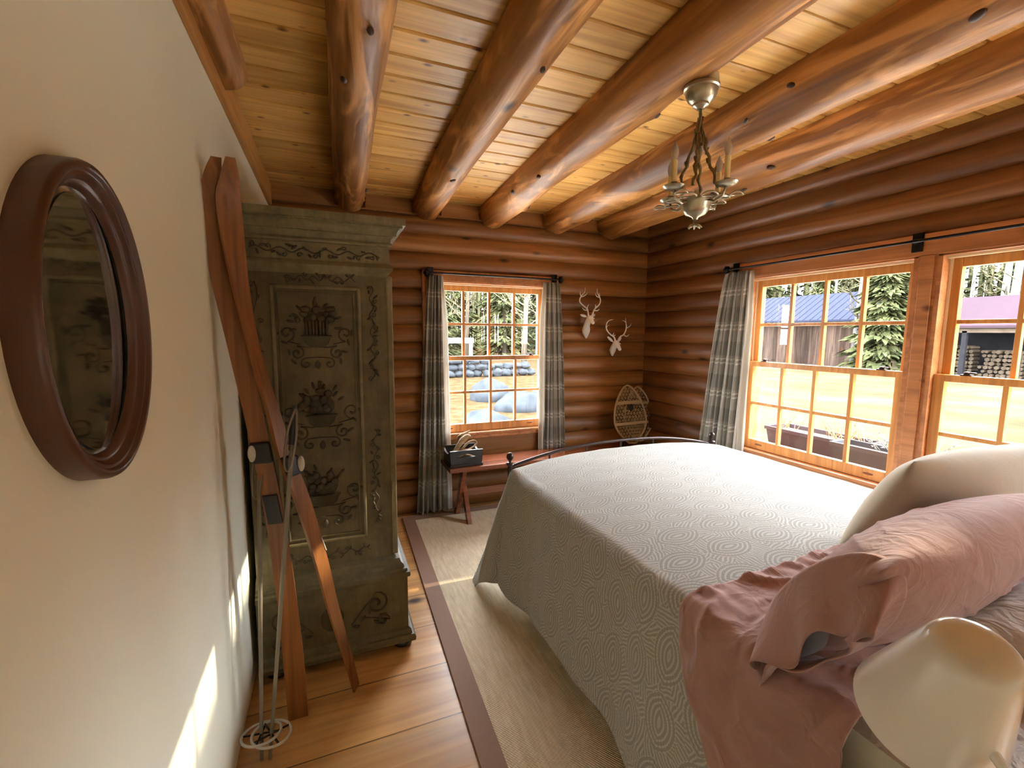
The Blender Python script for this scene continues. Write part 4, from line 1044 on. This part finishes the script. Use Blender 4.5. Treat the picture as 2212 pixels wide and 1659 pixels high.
deer('white stag head hanging lower, nearer the corner',
     [(D(763, 1535, W0+0.0), 0.012), (D(768, 1440, W0-0.05), 0.030), (D(796, 1370, W0-0.09), 0.028)], D(838, 1308, W0-0.12), D(910, 1422, W0-0.17), [(D(775, 1275, W0-0.10), D(668, 1175, W0-0.08)), (D(880, 1265, W0-0.12), D(925, 1180, W0-0.10))],
     [[([D(820, 1250, W0-0.12), D(795, 1180, W0-0.11), D(745, 1145, W0-0.10), D(680, 1085, W0-0.09), D(640, 1000, W0-0.09), D(650, 910, W0-0.09), D(700, 850, W0-0.09), D(775, 832, W0-0.09)], [0.018, 0.015, 0.013, 0.012, 0.011, 0.010, 0.008, 0.004]),
       ([D(765, 1155, W0-0.10), D(785, 1120, W0-0.12), D(800, 1090, W0-0.13)], [0.011, 0.008, 0.004]), ([D(780, 1165, W0-0.10), D(805, 1150, W0-0.13), D(825, 1135, W0-0.14)], [0.010, 0.009, 0.004]), ([D(645, 985, W0-0.09), D(675, 955, W0-0.08), D(705, 938, W0-0.08)], [0.009, 0.007, 0.003])],
      [([D(880, 1240, W0-0.12), D(920, 1170, W0-0.11), D(985, 1135, W0-0.10), D(1030, 1050, W0-0.09), D(1040, 960, W0-0.09), D(1030, 880, W0-0.09), D(1027, 805, W0-0.09)], [0.018, 0.015, 0.013, 0.012, 0.010, 0.008, 0.004]),
       ([D(985, 1135, W0-0.10), D(1045, 1165, W0-0.12), D(1095, 1130, W0-0.13)], [0.011, 0.009, 0.004]), ([D(1045, 1000, W0-0.09), D(1105, 970, W0-0.08), D(1140, 908, W0-0.08)], [0.010, 0.008, 0.003]), ([D(1030, 890, W0-0.09), D(1000, 862, W0-0.10), D(962, 852, W0-0.11)], [0.008, 0.006, 0.003])]], 0.68)

# ------------------------------------------------------------------ snowshoes standing on the bench end in the corner
def snowshoe(label, cx, y0, y1, z0, z1, w, tilt, front):
    r = root('snowshoe', (cx, y0, z0), label, 'snowshoe', 'pair of snowshoes in the corner')
    H = z1-z0; ax = Vector((math.sin(tilt), (y1-y0)/H, math.cos(tilt))); sx_ = Vector((math.cos(tilt), 0, -math.sin(tilt))); o = Vector((cx, y0, z0)); nrm = ax.cross(sx_).normalized()
    def half(t):     # half width along the height, rounded toe, drawn-in tail
        return w/2*(math.sin(PI*min(1, (1-t)/0.62*0.5))**0.62 if t > 0.38 else (0.22 + 0.78*math.sin(PI/2*t/0.38)**1.0))
    def P(s, t, d=0.0): return o + ax*H*t + sx_*s + nrm*d
    loop = [P(half(i/40), i/40) for i in range(41)] + [P(-half(1-i/40), 1-i/40) for i in range(1, 41)]
    fr = MB().tube(loop, 0.0085, 8, closed=True).build('frame', MT['ash'], r, smooth=True)
    web = MB(); n = 0; g = 0.030
    def seg(a, b, rad=0.0031):
        web.tube([P(a[0], a[1]), P(b[0], b[1])], rad, 4, caps=False)
    # three-way rawhide lattice clipped to the frame
    for fam in range(3):
        an = (0.0, PI/3, -PI/3)[fam]; dx, dz = math.cos(an), math.sin(an)
        for k in range(-26, 27):
            cxx, czz = -dz*g*k, dx*g*k + 0.45*H
            run = []
            for i in range(-60, 61):
                q = i*0.008; xx, zz = cxx+dx*q, czz+dz*q; t = zz/H
                ok = 0.04 < t < 0.97 and abs(xx) < half(t)*0.99 and not (0.60 < t < 0.66 and abs(xx) < 0.05)
                if ok: run.append((xx, t))
                elif run:
                    if len(run) > 1: seg(run[0], run[-1])
                    run = []
            if len(run) > 1: seg(run[0], run[-1])
    web.build('webbing', MT['rawhide'], r)
    for t in (0.70, 0.34):
        MB().obox(P(-half(t), t, 0.002), P(half(t), t, 0.002), ax, nrm, 0.026, 0.012).build('crossbar', MT['ash'], r, bevel=0.002)
    mb = MB().ball(P(0.012, 0.61, -0.012), (0.026, 0.012, 0.034), 12, 8); mb.build('toe_strap', MT['black_leather'], r, smooth=True)
    return r
snowshoe('pale rawhide snowshoe standing in front of its pair on the bench in the corner', 2.635, 3.43, 3.535, 0.468, 1.01, 0.36, -0.02, True)
snowshoe('second rawhide snowshoe, half hidden behind the first in the corner', 2.76, 3.49, 3.575, 0.468, 0.985, 0.33, 0.03, False)

# ------------------------------------------------------------------ chandelier
CX, CYy = 1.238, 1.305
ch = root('chandelier', (CX, CYy, 2.36), 'small pewter chandelier with four candle lights hanging from the log', 'chandelier')
MB().lathe([(0.0, 2.385), (0.054, 2.385), (0.056, 2.358), (0.060, 2.354), (0.060, 2.346), (0.055, 2.342), (0.052, 2.328), (0.044, 2.312), (0.030, 2.300), (0.027, 2.299), (0.026, 2.292), (0.016, 2.286), (0.012, 2.280), (0.0, 2.279)], (CX, CYy, 0), 32).build('canopy', MT['pewter'], ch, smooth=True, angle=35)
ringz = 1.992; RR = 0.118
# leafy drop rods: a short stem then four vine-like chains
st = MB().tube([(CX, CYy, 2.285), (CX+0.002, CYy, 2.245)], 0.006, 10).build('stem', MT['pewter_dark'], ch, smooth=True)
rnd = random.Random(5)
for k in range(4):
    a = rd(38 + 90*k); mb = MB(); pts = []
    for i in range(15):
        t = i/14; rr = 0.006 + 0.075*max(0, t-0.12)**1.25; z = 2.255 - 0.245*t
        pts.append((CX + rr*math.cos(a) + 0.004*math.sin(i*2.1+k), CYy + rr*math.sin(a) + 0.004*math.cos(i*1.7+k), z))
    mb.tube(pts, [0.0042 + 0.0024*abs(math.sin(i*1.3)) for i in range(15)], 7)
    for i in (1, 3, 5, 7, 9, 11):
        p = Vector(pts[i]); mb.ball(p + Vector((0.006*math.cos(i), 0.006*math.sin(i), 0.006)), (0.004, 0.006, 0.014), 8, 6, Matrix.Rotation(0.6*math.sin(i*2), 3, 'X'))
    mb.build('drop_chain', MT['pewter_dark'], ch, smooth=True)
MB().lathe([(0.0, 1.905), (0.008, 1.907), (0.012, 1.916), (0.034, 1.925), (0.046, 1.942), (0.050, 1.962), (0.054, 1.968), (0.054, 1.974), (0.044, 1.976), (0.03, 1.984), (0.012, 1.99), (0.008, 2.01), (0.0, 2.012)], (CX, CYy, 0), 36).build('centre_bowl', MT['pewter'], ch, smooth=True, angle=50)
fb = MB().lathe([(0.0, 1.905), (0.006, 1.903), (0.006, 1.893), (0.010, 1.888), (0.008, 1.884), (0.0, 1.884)], (CX, CYy, 0), 16)
for k in range(7):
    a = 2*PI*k/7; fb.tube([(CX, CYy, 1.891), (CX+0.014*math.cos(a), CYy+0.014*math.sin(a), 1.887), (CX+0.024*math.cos(a), CYy+0.024*math.sin(a), 1.879)], [0.004, 0.005, 0.002], 6)
fb.build('bottom_finial', MT['pewter'], ch, smooth=True)
for k in range(4):
    a = rd(8 + 90*k); ca, sa = math.cos(a), math.sin(a); bx, by = CX+RR*ca, CYy+RR*sa
    am = MB(); am.tube([(CX+0.045*ca, CYy+0.045*sa, 1.968), (CX+0.075*ca, CYy+0.075*sa, 1.955), (CX+0.105*ca, CYy+0.105*sa, 1.965), (bx, by, ringz)], 0.0042, 8)
    # pierced rings that make up the arm
    for q, rr, off in ((0.085, 0.026, 0.5), (0.085, 0.026, -0.5), (0.135, 0.020, 0.42)):
        c = Vector((CX + q*math.cos(a+off*0.75), CYy + q*math.sin(a+off*0.75), 1.972))
        am.tube([c + Vector((rr*math.cos(2*PI*i/20), rr*math.sin(2*PI*i/20), 0.003*math.sin(4*PI*i/20))) for i in range(20)], 0.0032, 6, closed=True)
    o = am.build('arm', MT['pewter'], ch, smooth=True)
    MB().lathe([(0.0, 0.0), (0.016, 0.0), (0.030, 0.005), (0.037, 0.012), (0.036, 0.014), (0.028, 0.009), (0.012, 0.006), (0.0, 0.006)], (bx, by, ringz), 24).build('drip_pan', MT['pewter'], o, smooth=True, angle=60)
    MB().tube([(bx, by, ringz+0.005), (bx, by, ringz+0.025)], 0.0115, 14).build('candle_cup', MT['pewter_dark'], o, smooth=True, angle=50)
    MB().tube([(bx, by, ringz+0.022), (bx, by, ringz+0.098)], 0.0095, 14).build('candle_sleeve', MT['candle'], o, smooth=True, angle=50)
    MB().lathe([(0.007, 0.0), (0.009, 0.006), (0.0135, 0.022), (0.0125, 0.034), (0.007, 0.050), (0.002, 0.060), (0.0, 0.061)], (bx, by, ringz+0.097), 16).build('flame_bulb', MT['bulb'], o, smooth=True)

# ------------------------------------------------------------------ the yard outside
GZ = -0.3
def ground_mat():
    M = NT('autumn_lawn'); c = M.coord(); n = M.noise(c, 0.35, 5, 0.65); n2 = M.noise(c, 3.5, 5, 0.7); sp = M.n('SeparateXYZ', i0=c)
    base = M.ramp(n, [(0.30, lin(44,40,29)), (0.5, lin(59,53,37)), (0.72, lin(70,65,49))])
    leaf = M.ramp(n2, [(0.3, lin(40,28,17)), (0.5, lin(54,42,27)), (0.72, lin(66,56,41))])
    w = M.math('MULTIPLY', M.ramp(sp.outputs[1], [(0.0, 0.0), (1.0, 1.0)]), 1.0)
    fac = M.math('MULTIPLY', M.math('SUBTRACT', sp.outputs[1], M.math('MULTIPLY', sp.outputs[0], 0.9)), 0.25, clamp=True)
    col = M.mix(fac, base, leaf)
    M.bump(n2, 0.8, 0.05); return M.fin(col, 0.95, Specular_IOR_Level=0.0)
MT['ground'] = ground_mat()
mb = MB()
mb.grid(lambda u, v: (-70+170*u, -60+150*v, GZ + (0.06*vnoise(u*40, v*40) if True else 0)), 120, 110)
struct(mb.build('ground_outside', MT['ground'], smooth=True))
MT['terrace'] = plain('pale_concrete_terrace', (232,228,218), 0.85, 0, 0.06, 3)
mb = MB(); mb.box((3.06, -9.0, GZ-0.05), (6.2, 7.2, GZ+0.07)); mb.box((-3.0, 3.81, GZ-0.05), (3.06, 7.0, GZ+0.07))  # added slab below the sight line, pale to bounce daylight up indoors
o = mb.build('terrace', MT['terrace']); struct(o)
MT['ever'] = leaves_mat('evergreen_needles', (32,36,24), (56,58,36), (86,83,54))
MT['bark'] = wood('dark_bark', (50,42,36), (78,68,58), (104,94,82), 2, 0.9, None, 0, 3, 1.0, 0.1, bump=0.6)
MT['birch'] = wood('pale_birch_bark', (72,70,68), (94,91,88), (108,105,102), 0, 0.7, None, 0.15, 3, 0.8, 0.15, (50,46,44), bump=0.2)
MT['twig'] = leaves_mat('bare_twigs', (56,48,38), (84,76,58), (108,100,80))
MT['rock'] = plain('grey_boulder', (46,48,51), 0.85, 0, 0.45, 2.5, 0.8, 9, Specular_IOR_Level=0.0)
def evergreen(seed, h, r):
    rnd = random.Random(seed); mb = MB()
    for i in range(4200):
        t = rnd.random()**0.8; z = h*(0.06 + 0.94*t); rr = r*(1-t)**0.85*(0.75+0.25*math.sin(t*60))*(0.35+0.65*rnd.random()**0.5)
        a = rnd.uniform(0, 2*PI); p = Vector((rr*math.cos(a), rr*math.sin(a), z - rr*0.25))
        l = rnd.uniform(0.22, 0.5)*(1.2-0.5*t); w = l*0.34
        d = Vector((math.cos(a), math.sin(a), -0.45+rnd.uniform(-0.2, 0.2))).normalized(); s = d.cross(Vector((rnd.uniform(-.5,.5), rnd.uniform(-.5,.5), 1))).normalized()
        mb.add([p - d*l*0.3 - s*w, p - d*l*0.3 + s*w, p + d*l], [(0, 1, 2)])
    return mb, h, r
def tree_root(name, mbh, loc, label, grp, tmat='bark', fm='ever'):
    mb, h, r = mbh
    t = root(name, (0, 0, 0), label, 'tree', grp)
    mb.build('foliage', MT[fm], t); MB().tube([(0, 0, -0.1), (0, 0, h*0.92)], [0.16*h/9, 0.02], 8).build('trunk', MT[tmat], t, smooth=True)
    t.location = loc; WLOC[t.name] = Vector(loc); return t
def bare(seed, h, spread, nb, lean=0.0):
    rnd = random.Random(seed); tr = MB(); br = MB()
    top = Vector((lean*h, 0, h)); tr.tube([(0, 0, -0.1), tuple(top*0.5 + Vector((0.02*h, 0, 0))), tuple(top)], [0.018*h, 0.013*h, 0.003*h], 8)
    def grow(p, d, l, rad, dep):
        q = p + d*l + Vector((0, 0, 0.08*l)); mid = p.lerp(q, 0.5) + Vector((rnd.uniform(-.06,.06)*l, rnd.uniform(-.06,.06)*l, 0))
        br.tube([p, mid, q], [rad, rad*0.75, rad*0.45], 5, caps=False)
        if dep > 0:
            for _ in range(3):
                e = (d + Vector((rnd.uniform(-.8,.8), rnd.uniform(-.8,.8), rnd.uniform(-.3,.7)))).normalized(); grow(p.lerp(q, rnd.uniform(0.4, 1.0)), e, l*rnd.uniform(0.45, 0.7), rad*0.5, dep-1)
    for i in range(nb):
        t = 0.22 + 0.75*i/nb; a = rnd.uniform(0, 2*PI); d = Vector((math.cos(a), math.sin(a), 0.55)).normalized(); grow(top*t, d, spread*(1.1-t*0.8)*rnd.uniform(0.7, 1.1), 0.005*h*(1.1-t), 2)
    return tr, br
def bare_root(name, tb, loc, label, grp, mat):
    t = root(name, (0, 0, 0), label, 'tree', grp); tb[0].build('trunk', MT[mat], t, smooth=True); tb[1].build('branches', MT['twig'], t, smooth=True)
    t.location = loc; WLOC[t.name] = Vector(loc); return t
GE = 'evergreens beyond the yard'; GBt = 'bare trees beyond the yard'
LE = 'dense dark evergreen in the row of trees beyond the yard'
ev = [tree_root('evergreen_tree', evergreen(21, 13.0, 3.0), (36, 29.5, GZ), LE, GE), tree_root('evergreen_tree', evergreen(22, 11.5, 2.6), (38, 25, GZ), LE, GE), tree_root('evergreen_tree', evergreen(23, 7.0, 1.9), (25.0, 13.6, GZ), 'evergreen standing between the blue roofed shed and the woodshed', None)]
rndt = random.Random(77)
spots = [(42, 33.5), (44, 21.0), (38, 19.5), (46, 16.0), (40, 13.5), (47, 11), (41, 8.5), (48, 6.5), (46, 38), (36, 36), (48, 27), (50, 31), (40, 3),
         (16, 33), (12, 31), (20, 30), (9.5, 36.5), (6.5, 31.5), (23, 36), (29, 39), (4.5, 38), (14.5, 39), (2.5, 33)]
for i, (x, y) in enumerate(spots): dup(ev[i % 2], (x, y, GZ - (0.0 if x > 25 else rndt.uniform(0, 1.5))), LE, GE)
LB = 'bare leafless tree standing among the evergreens beyond the yard'
bt = [bare_root('bare_tree', bare(31, 9.0, 2.6, 16), (9.6, 22.0, GZ), LB, GBt, 'bark'), bare_root('bare_tree', bare(32, 8.0, 2.2, 14, 0.05), (30, 25.5, GZ), LB, GBt, 'birch')]
for i, (x, y) in enumerate(((5.2, 25), (12.6, 26), (8.6, 29.5), (34, 22), (35.5, 29.5), (35, 14.8), (36, 8.8), (3.0, 28), (15.5, 24.5), (12.0, 33.6))):
    dup(bt[i % 2] if x > 25 else bt[0], (x, y, GZ), LB, GBt)
LBi = 'pale birch trunk rising behind the red roofed woodshed'
bi = bare_root('birch_tree', bare(33, 11.0, 1.4, 8, 0.015), (30, 11.1, GZ), LBi, 'birches behind the woodshed', 'birch')
for x, y in ((31, 10.45), (32.5, 12.4)): dup(bi, (x, y, GZ), LBi, 'birches behind the woodshed')
bi2 = dup(bi, (25.6, 15.2, GZ), 'pale birch at the right end of the blue roofed shed')
if 'group' in bi2: del bi2['group']

MT['dark_wood'] = plain('shadowed_shed_boards', (30,29,31), 0.9, 0, 0.2, 4, Specular_IOR_Level=0.0)  # even dark grey for woodshed posts, its back wall and the eastern roof
# building added out of view; its ridge keeps the low sun off the bed
bn_ = root('barn', (12, -5, GZ), 'weathered board barn across the yard, beyond the right edge of the view', 'barn')
BR = 1.65 + 0.385*(12-2.9)
MB().box((9.6, -13.0, GZ), (14.4, 1.45, BR-1.6)).build('wall', MT['barnwood'], bn_)
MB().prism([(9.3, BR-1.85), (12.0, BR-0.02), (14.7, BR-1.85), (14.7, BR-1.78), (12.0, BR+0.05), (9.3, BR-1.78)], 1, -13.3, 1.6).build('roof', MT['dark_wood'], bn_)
MB().prism([(9.6, BR-1.65), (14.4, BR-1.65), (12.0, BR-0.05)], 1, -12.9, 1.4).build('gable', MT['barnwood'], bn_)

# far woods that close the view, too many stems to count
rnd = random.Random(91); mb = MB()
def far_spot():
    while True:
        a = rnd.uniform(rd(4), rd(92)); q = rnd.uniform(50, 62); x, y = q*math.cos(a), q*math.sin(a)
        return x, y
for i in range(640):
    x, y = far_spot(); h = rnd.uniform(7, 15); w = rnd.uniform(0.10, 0.2)
    mb.tube([(x, y, GZ-1), (x+rnd.uniform(-.4,.4), y, h)], [w, w*0.4], 5, caps=False)
    for _ in range(56):
        z = h*rnd.uniform(0.12, 1.0); s = rnd.uniform(0.4, 1.1)*(1.25-z/h); a = rnd.uniform(0, 6.28); p = Vector((x+s*1.3*math.cos(a), y+s*1.3*math.sin(a), z)); d = Vector((math.cos(a), math.sin(a), rnd.uniform(-.5,.4)))*s; e = Vector((-math.sin(a), math.cos(a), rnd.uniform(-.4,.4)))*s*0.3
        mb.add([p-e-d*0.5, p+e-d*0.5, p+d], [(0, 1, 2)])
MT['far'] = leaves_mat('far_woods', (46,48,34), (70,70,48), (98,92,66))
o = mb.build('distant_treeline', MT['far']); tag(o, 'mixed woods closing the view far behind the yard', 'woods', None, 'stuff')
# shed with a blue standing-seam roof
MT['blue_roof'] = plain('blue_metal_roof', (38,39,49), 0.8, 0.0, 0.05, 3, Specular_IOR_Level=0.0)
MT['red_roof'] = plain('faded_red_roof', (49,38,42), 0.8, 0.0, 0.06, 3, Specular_IOR_Level=0.0)
MT['firewood'] = plain('split_firewood', (64,55,46), 0.85, 0, 0.25, 5, Specular_IOR_Level=0.0)
sh = root('shed', (28.5, 19.5, GZ), 'brown board shed with a blue metal roof across the lawn', 'shed')
MB().box((27, 15.9, GZ), (31, 23.6, 2.15)).build('wall', MT['barnwood'], sh)
mb = MB(); y0, y1 = 15.3, 24.0
mb.add([(26.4, y0, 2.35), (26.4, y1, 2.35), (29.2, y1, 4.05), (29.2, y0, 4.05), (32, y0, 2.35), (32, y1, 2.35), (26.4, y0, 2.25), (26.4, y1, 2.25), (29.2, y1, 3.95), (29.2, y0, 3.95), (32, y0, 2.25), (32, y1, 2.25)],
       [(0,1,2,3), (3,2,5,4), (6,9,8,7), (9,10,11,8), (0,6,7,1), (4,5,11,10), (0,3,9,6), (3,4,10,9), (1,7,8,2), (2,8,11,5)])
rf = mb.build('roof', MT['blue_roof'], sh)
mb = MB(); k = y0
while k < y1: mb.obox((26.4, k, 2.37), (29.2, k, 4.07), (0, 1, 0), (-0.5, 0, 0.8), 0.03, 0.03); k += 0.42
mb.build('standing_seams', MT['blue_roof'], rf)
mb = MB().prism([(27.0, 2.15), (31.0, 2.15), (29.0, 3.6)], 1, 15.9, 16.0); mb.build('gable', MT['barnwood'], sh)
# open-fronted woodshed with a red roof
ws = root('woodshed', (27, 9.5, GZ), 'open woodshed with a faded red roof and stacked firewood', 'woodshed')
mb = MB(); y0, y1 = 7.0, 12.75
mb.add([(25.4, y0, 1.92), (25.4, y1, 1.92), (29.0, y1, 3.35), (29.0, y0, 3.35), (25.4, y0, 1.82), (25.4, y1, 1.82), (29.0, y1, 3.25), (29.0, y0, 3.25)], [(0,1,2,3), (7,6,5,4), (0,4,5,1), (1,5,6,2), (2,6,7,3), (3,7,4,0)])
mb.build('roof', MT['red_roof'], ws)
MB().box((25.5, y0, 1.62), (25.62, y1, 1.82)).build('header_beam', MT['firewood'], ws)
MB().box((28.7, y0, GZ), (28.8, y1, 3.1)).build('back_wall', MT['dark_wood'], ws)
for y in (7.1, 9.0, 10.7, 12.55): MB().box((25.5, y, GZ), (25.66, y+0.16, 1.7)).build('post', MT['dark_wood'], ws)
rnd = random.Random(3)
for a, b, top in ((10.95, 12.4, 1.0), (9.3, 10.6, 0.85), (7.4, 8.8, 1.05)):
    mb = MB(); z = GZ+0.08
    while z < top:
        y = a
        while y < b:
            q = rnd.uniform(0.08, 0.13); mb.tube([(26.6+rnd.uniform(-.1,.1), y, z), (27.2, y, z)], q*0.75, 6); y += q*1.7
        z += 0.17
    o = mb.build('stacked_firewood', MT['firewood'], ws); o['kind'] = 'stuff'

# planters on a plank stand just outside the long window
MT['terracotta'] = plain('plum_plastic_planter', (58,42,46), 0.8, 0, 0.06, 10)
MT['grey_planter'] = plain('grey_plastic_planter', (52,51,55), 0.8, 0, 0.06, 10)
MT['soil'] = plain('dry_soil', (78,60,48), 0.95, 0, 0.2, 30, 0.6, 60)
MT['dry'] = leaves_mat('dried_flower_stems', (120,96,66), (160,132,92), (186,160,120))
MT['dusty'] = leaves_mat('dusty_grey_foliage', (84,84,80), (112,112,104), (140,140,132))
stn = root('planter_stand', (3.62, 2.1, GZ), 'weathered plank stand under the planters outside the long window', 'stand')
MB().box((3.32, 1.35, 0.44), (3.92, 2.85, 0.48)).build('plank_top', MT['barnwood'], stn)
for x in (3.36, 3.84):
    for y in (1.4, 2.75): MB().box((x, y, GZ-0.1), (x+0.05, y+0.05, 0.44)).build('leg', MT['barnwood'], stn)
def planter(label, x0, x1, y0, y1, zb, zt, mat, dm, seed, n, hgt):
    r = root('planter_box', ((x0+x1)/2, (y0+y1)/2, zb), label, 'planter')
    mb = MB(); t = 0.03; vs = []
    def ring(i, z): return [(x0+i, y0+i, z), (x1-i, y0+i, z), (x1-i, y1-i, z), (x0+i, y1-i, z)]
    lv = ring(t, zb) + ring(0.004, zt-0.03) + ring(-0.008, zt-0.028) + ring(-0.008, zt) + ring(0.008, zt) + ring(0.012, zt-0.04)
    fs = [(4*i+k, 4*i+(k+1) % 4, 4*i+4+(k+1) % 4, 4*i+4+k) for i in range(5) for k in range(4)] + [(3,2,1,0)]
    mb.add(lv, fs).build('box', MT[mat], r); MB().add(ring(0.012, zt-0.035), [(0,1,2,3)]).build('soil', MT['soil'], r)
    rnd = random.Random(seed); pl = MB()
    cl = [(rnd.uniform(y0+0.08, y1-0.08)) for _ in range(3)]
    for i in range(n):
        x, y = rnd.uniform(x0+0.05, x1-0.05), rnd.choice(cl)+rnd.uniform(-.08,.08); h = hgt*rnd.uniform(0.4, 1.0)
        tip = Vector((x+rnd.uniform(-.12,.12), y+rnd.uniform(-.15,.15), zt-0.04+h)); b = Vector((x, y, zt-0.045))
        pl.tube([b, b.lerp(tip, 0.5)+Vector((0, 0, 0.02)), tip], [0.003, 0.0025, 0.0015], 4, caps=False)
        for _ in range(9):
            q = b.lerp(tip, rnd.uniform(0.35, 1.0)); s = Vector((rnd.uniform(-1,1), rnd.uniform(-1,1), rnd.uniform(-.3,1))).normalized()*rnd.uniform(0.012, 0.03); e = s.orthogonal().normalized()*0.007
            pl.add([q-e, q+e, q+s], [(0,1,2)])
    o = pl.build('dried_plants', MT[dm], r); o['kind'] = 'stuff'
planter('plum planter with dried flower stems outside the long window', 3.56, 3.84, 2.02, 2.78, 0.481, 0.70, 'terracotta', 'dry', 8, 34, 0.26)
planter('grey planter with dusty foliage outside, nearest the window post', 3.34, 3.54, 1.42, 2.08, 0.481, 0.735, 'grey_planter', 'dusty', 9, 46, 0.17)

# boulders, stone wall and rail seen through the small window
def boulder(c, s, seed, label=None, grp=None, nm='boulder', cat='boulder'):
    mb = MB(); rr = random.Random(seed); seg, rings = 18, 12; vs = []
    for i in range(rings+1):
        for k in range(seg):
            t, a = PI*i/rings, 2*PI*k/seg; d = Vector((math.sin(t)*math.cos(a), math.sin(t)*math.sin(a), math.cos(t)))
            q = 1 + 0.28*vnoise(d.x*1.3+seed, d.y*1.3, d.z*1.3) + 0.1*vnoise(d.x*4, d.y*4+seed, d.z*4)
            vs.append(Vector(c) + Vector((d.x*s[0], d.y*s[1], d.z*s[2]))*q)
    fs = [(i*seg+k, (i+1)*seg+k, (i+1)*seg+(k+1) % seg, i*seg+(k+1) % seg) for i in range(rings) for k in range(seg)]
    o = mb.add(vs, fs).build(nm, MT['rock'], None, smooth=True, weld=True)
    return tag(o, label, cat, grp) if label else o
boulder((3.95, 11.3, -0.15), (0.55, 0.5, 0.42), 1, 'rounded grey boulder on the leafy slope, farthest of the four', 'boulders on the slope')
boulder((4.15, 9.6, -0.18), (0.62, 0.5, 0.34), 2, 'grey boulder in the middle of the slope, lying below the rounded one', 'boulders on the slope')
boulder((5.35, 10.2, -0.18), (0.6, 0.5, 0.34), 3, 'grey boulder at the right edge of the small window view', 'boulders on the slope')
boulder((2.62, 7.7, -0.25), (0.5, 0.45, 0.32), 4, 'flat grey boulder lying nearest the house', 'boulders on the slope')
sw = root('stone_wall', (4.2, 17.5, GZ), 'dry stone wall of stacked fieldstones at the back of the slope', 'stone wall')
rnd = random.Random(12)
for i in range(46):
    lay = i % 3; x = 2.0 + (i//3)*0.40 + 0.13*lay; z = GZ + 0.15 + lay*0.26
    if x > 6.2 and lay == 2: continue
    o = boulder((x, 17.5+rnd.uniform(-.1,.1), z), (rnd.uniform(0.2, 0.28), 0.22, rnd.uniform(0.13, 0.18)), 40+i, None, None, 'fieldstone'); o.parent = sw
    o.location = -Vector(sw.location)
MT['white_paint'] = plain('white_painted_rail', (84,86,92), 0.9, 0, 0.05, 6)
rl = root('rail_fence', (5.2, 19.5, GZ), 'white rail fence behind the stone wall', 'fence')
MB().box((2.6, 19.45, 1.02), (6.05, 19.55, 1.26)).build('rail', MT['white_paint'], rl)
for x in (3.0, 5.85): MB().box((x, 19.42, GZ-0.1), (x+0.14, 19.56, 1.02)).build('post', MT['white_paint'], rl)
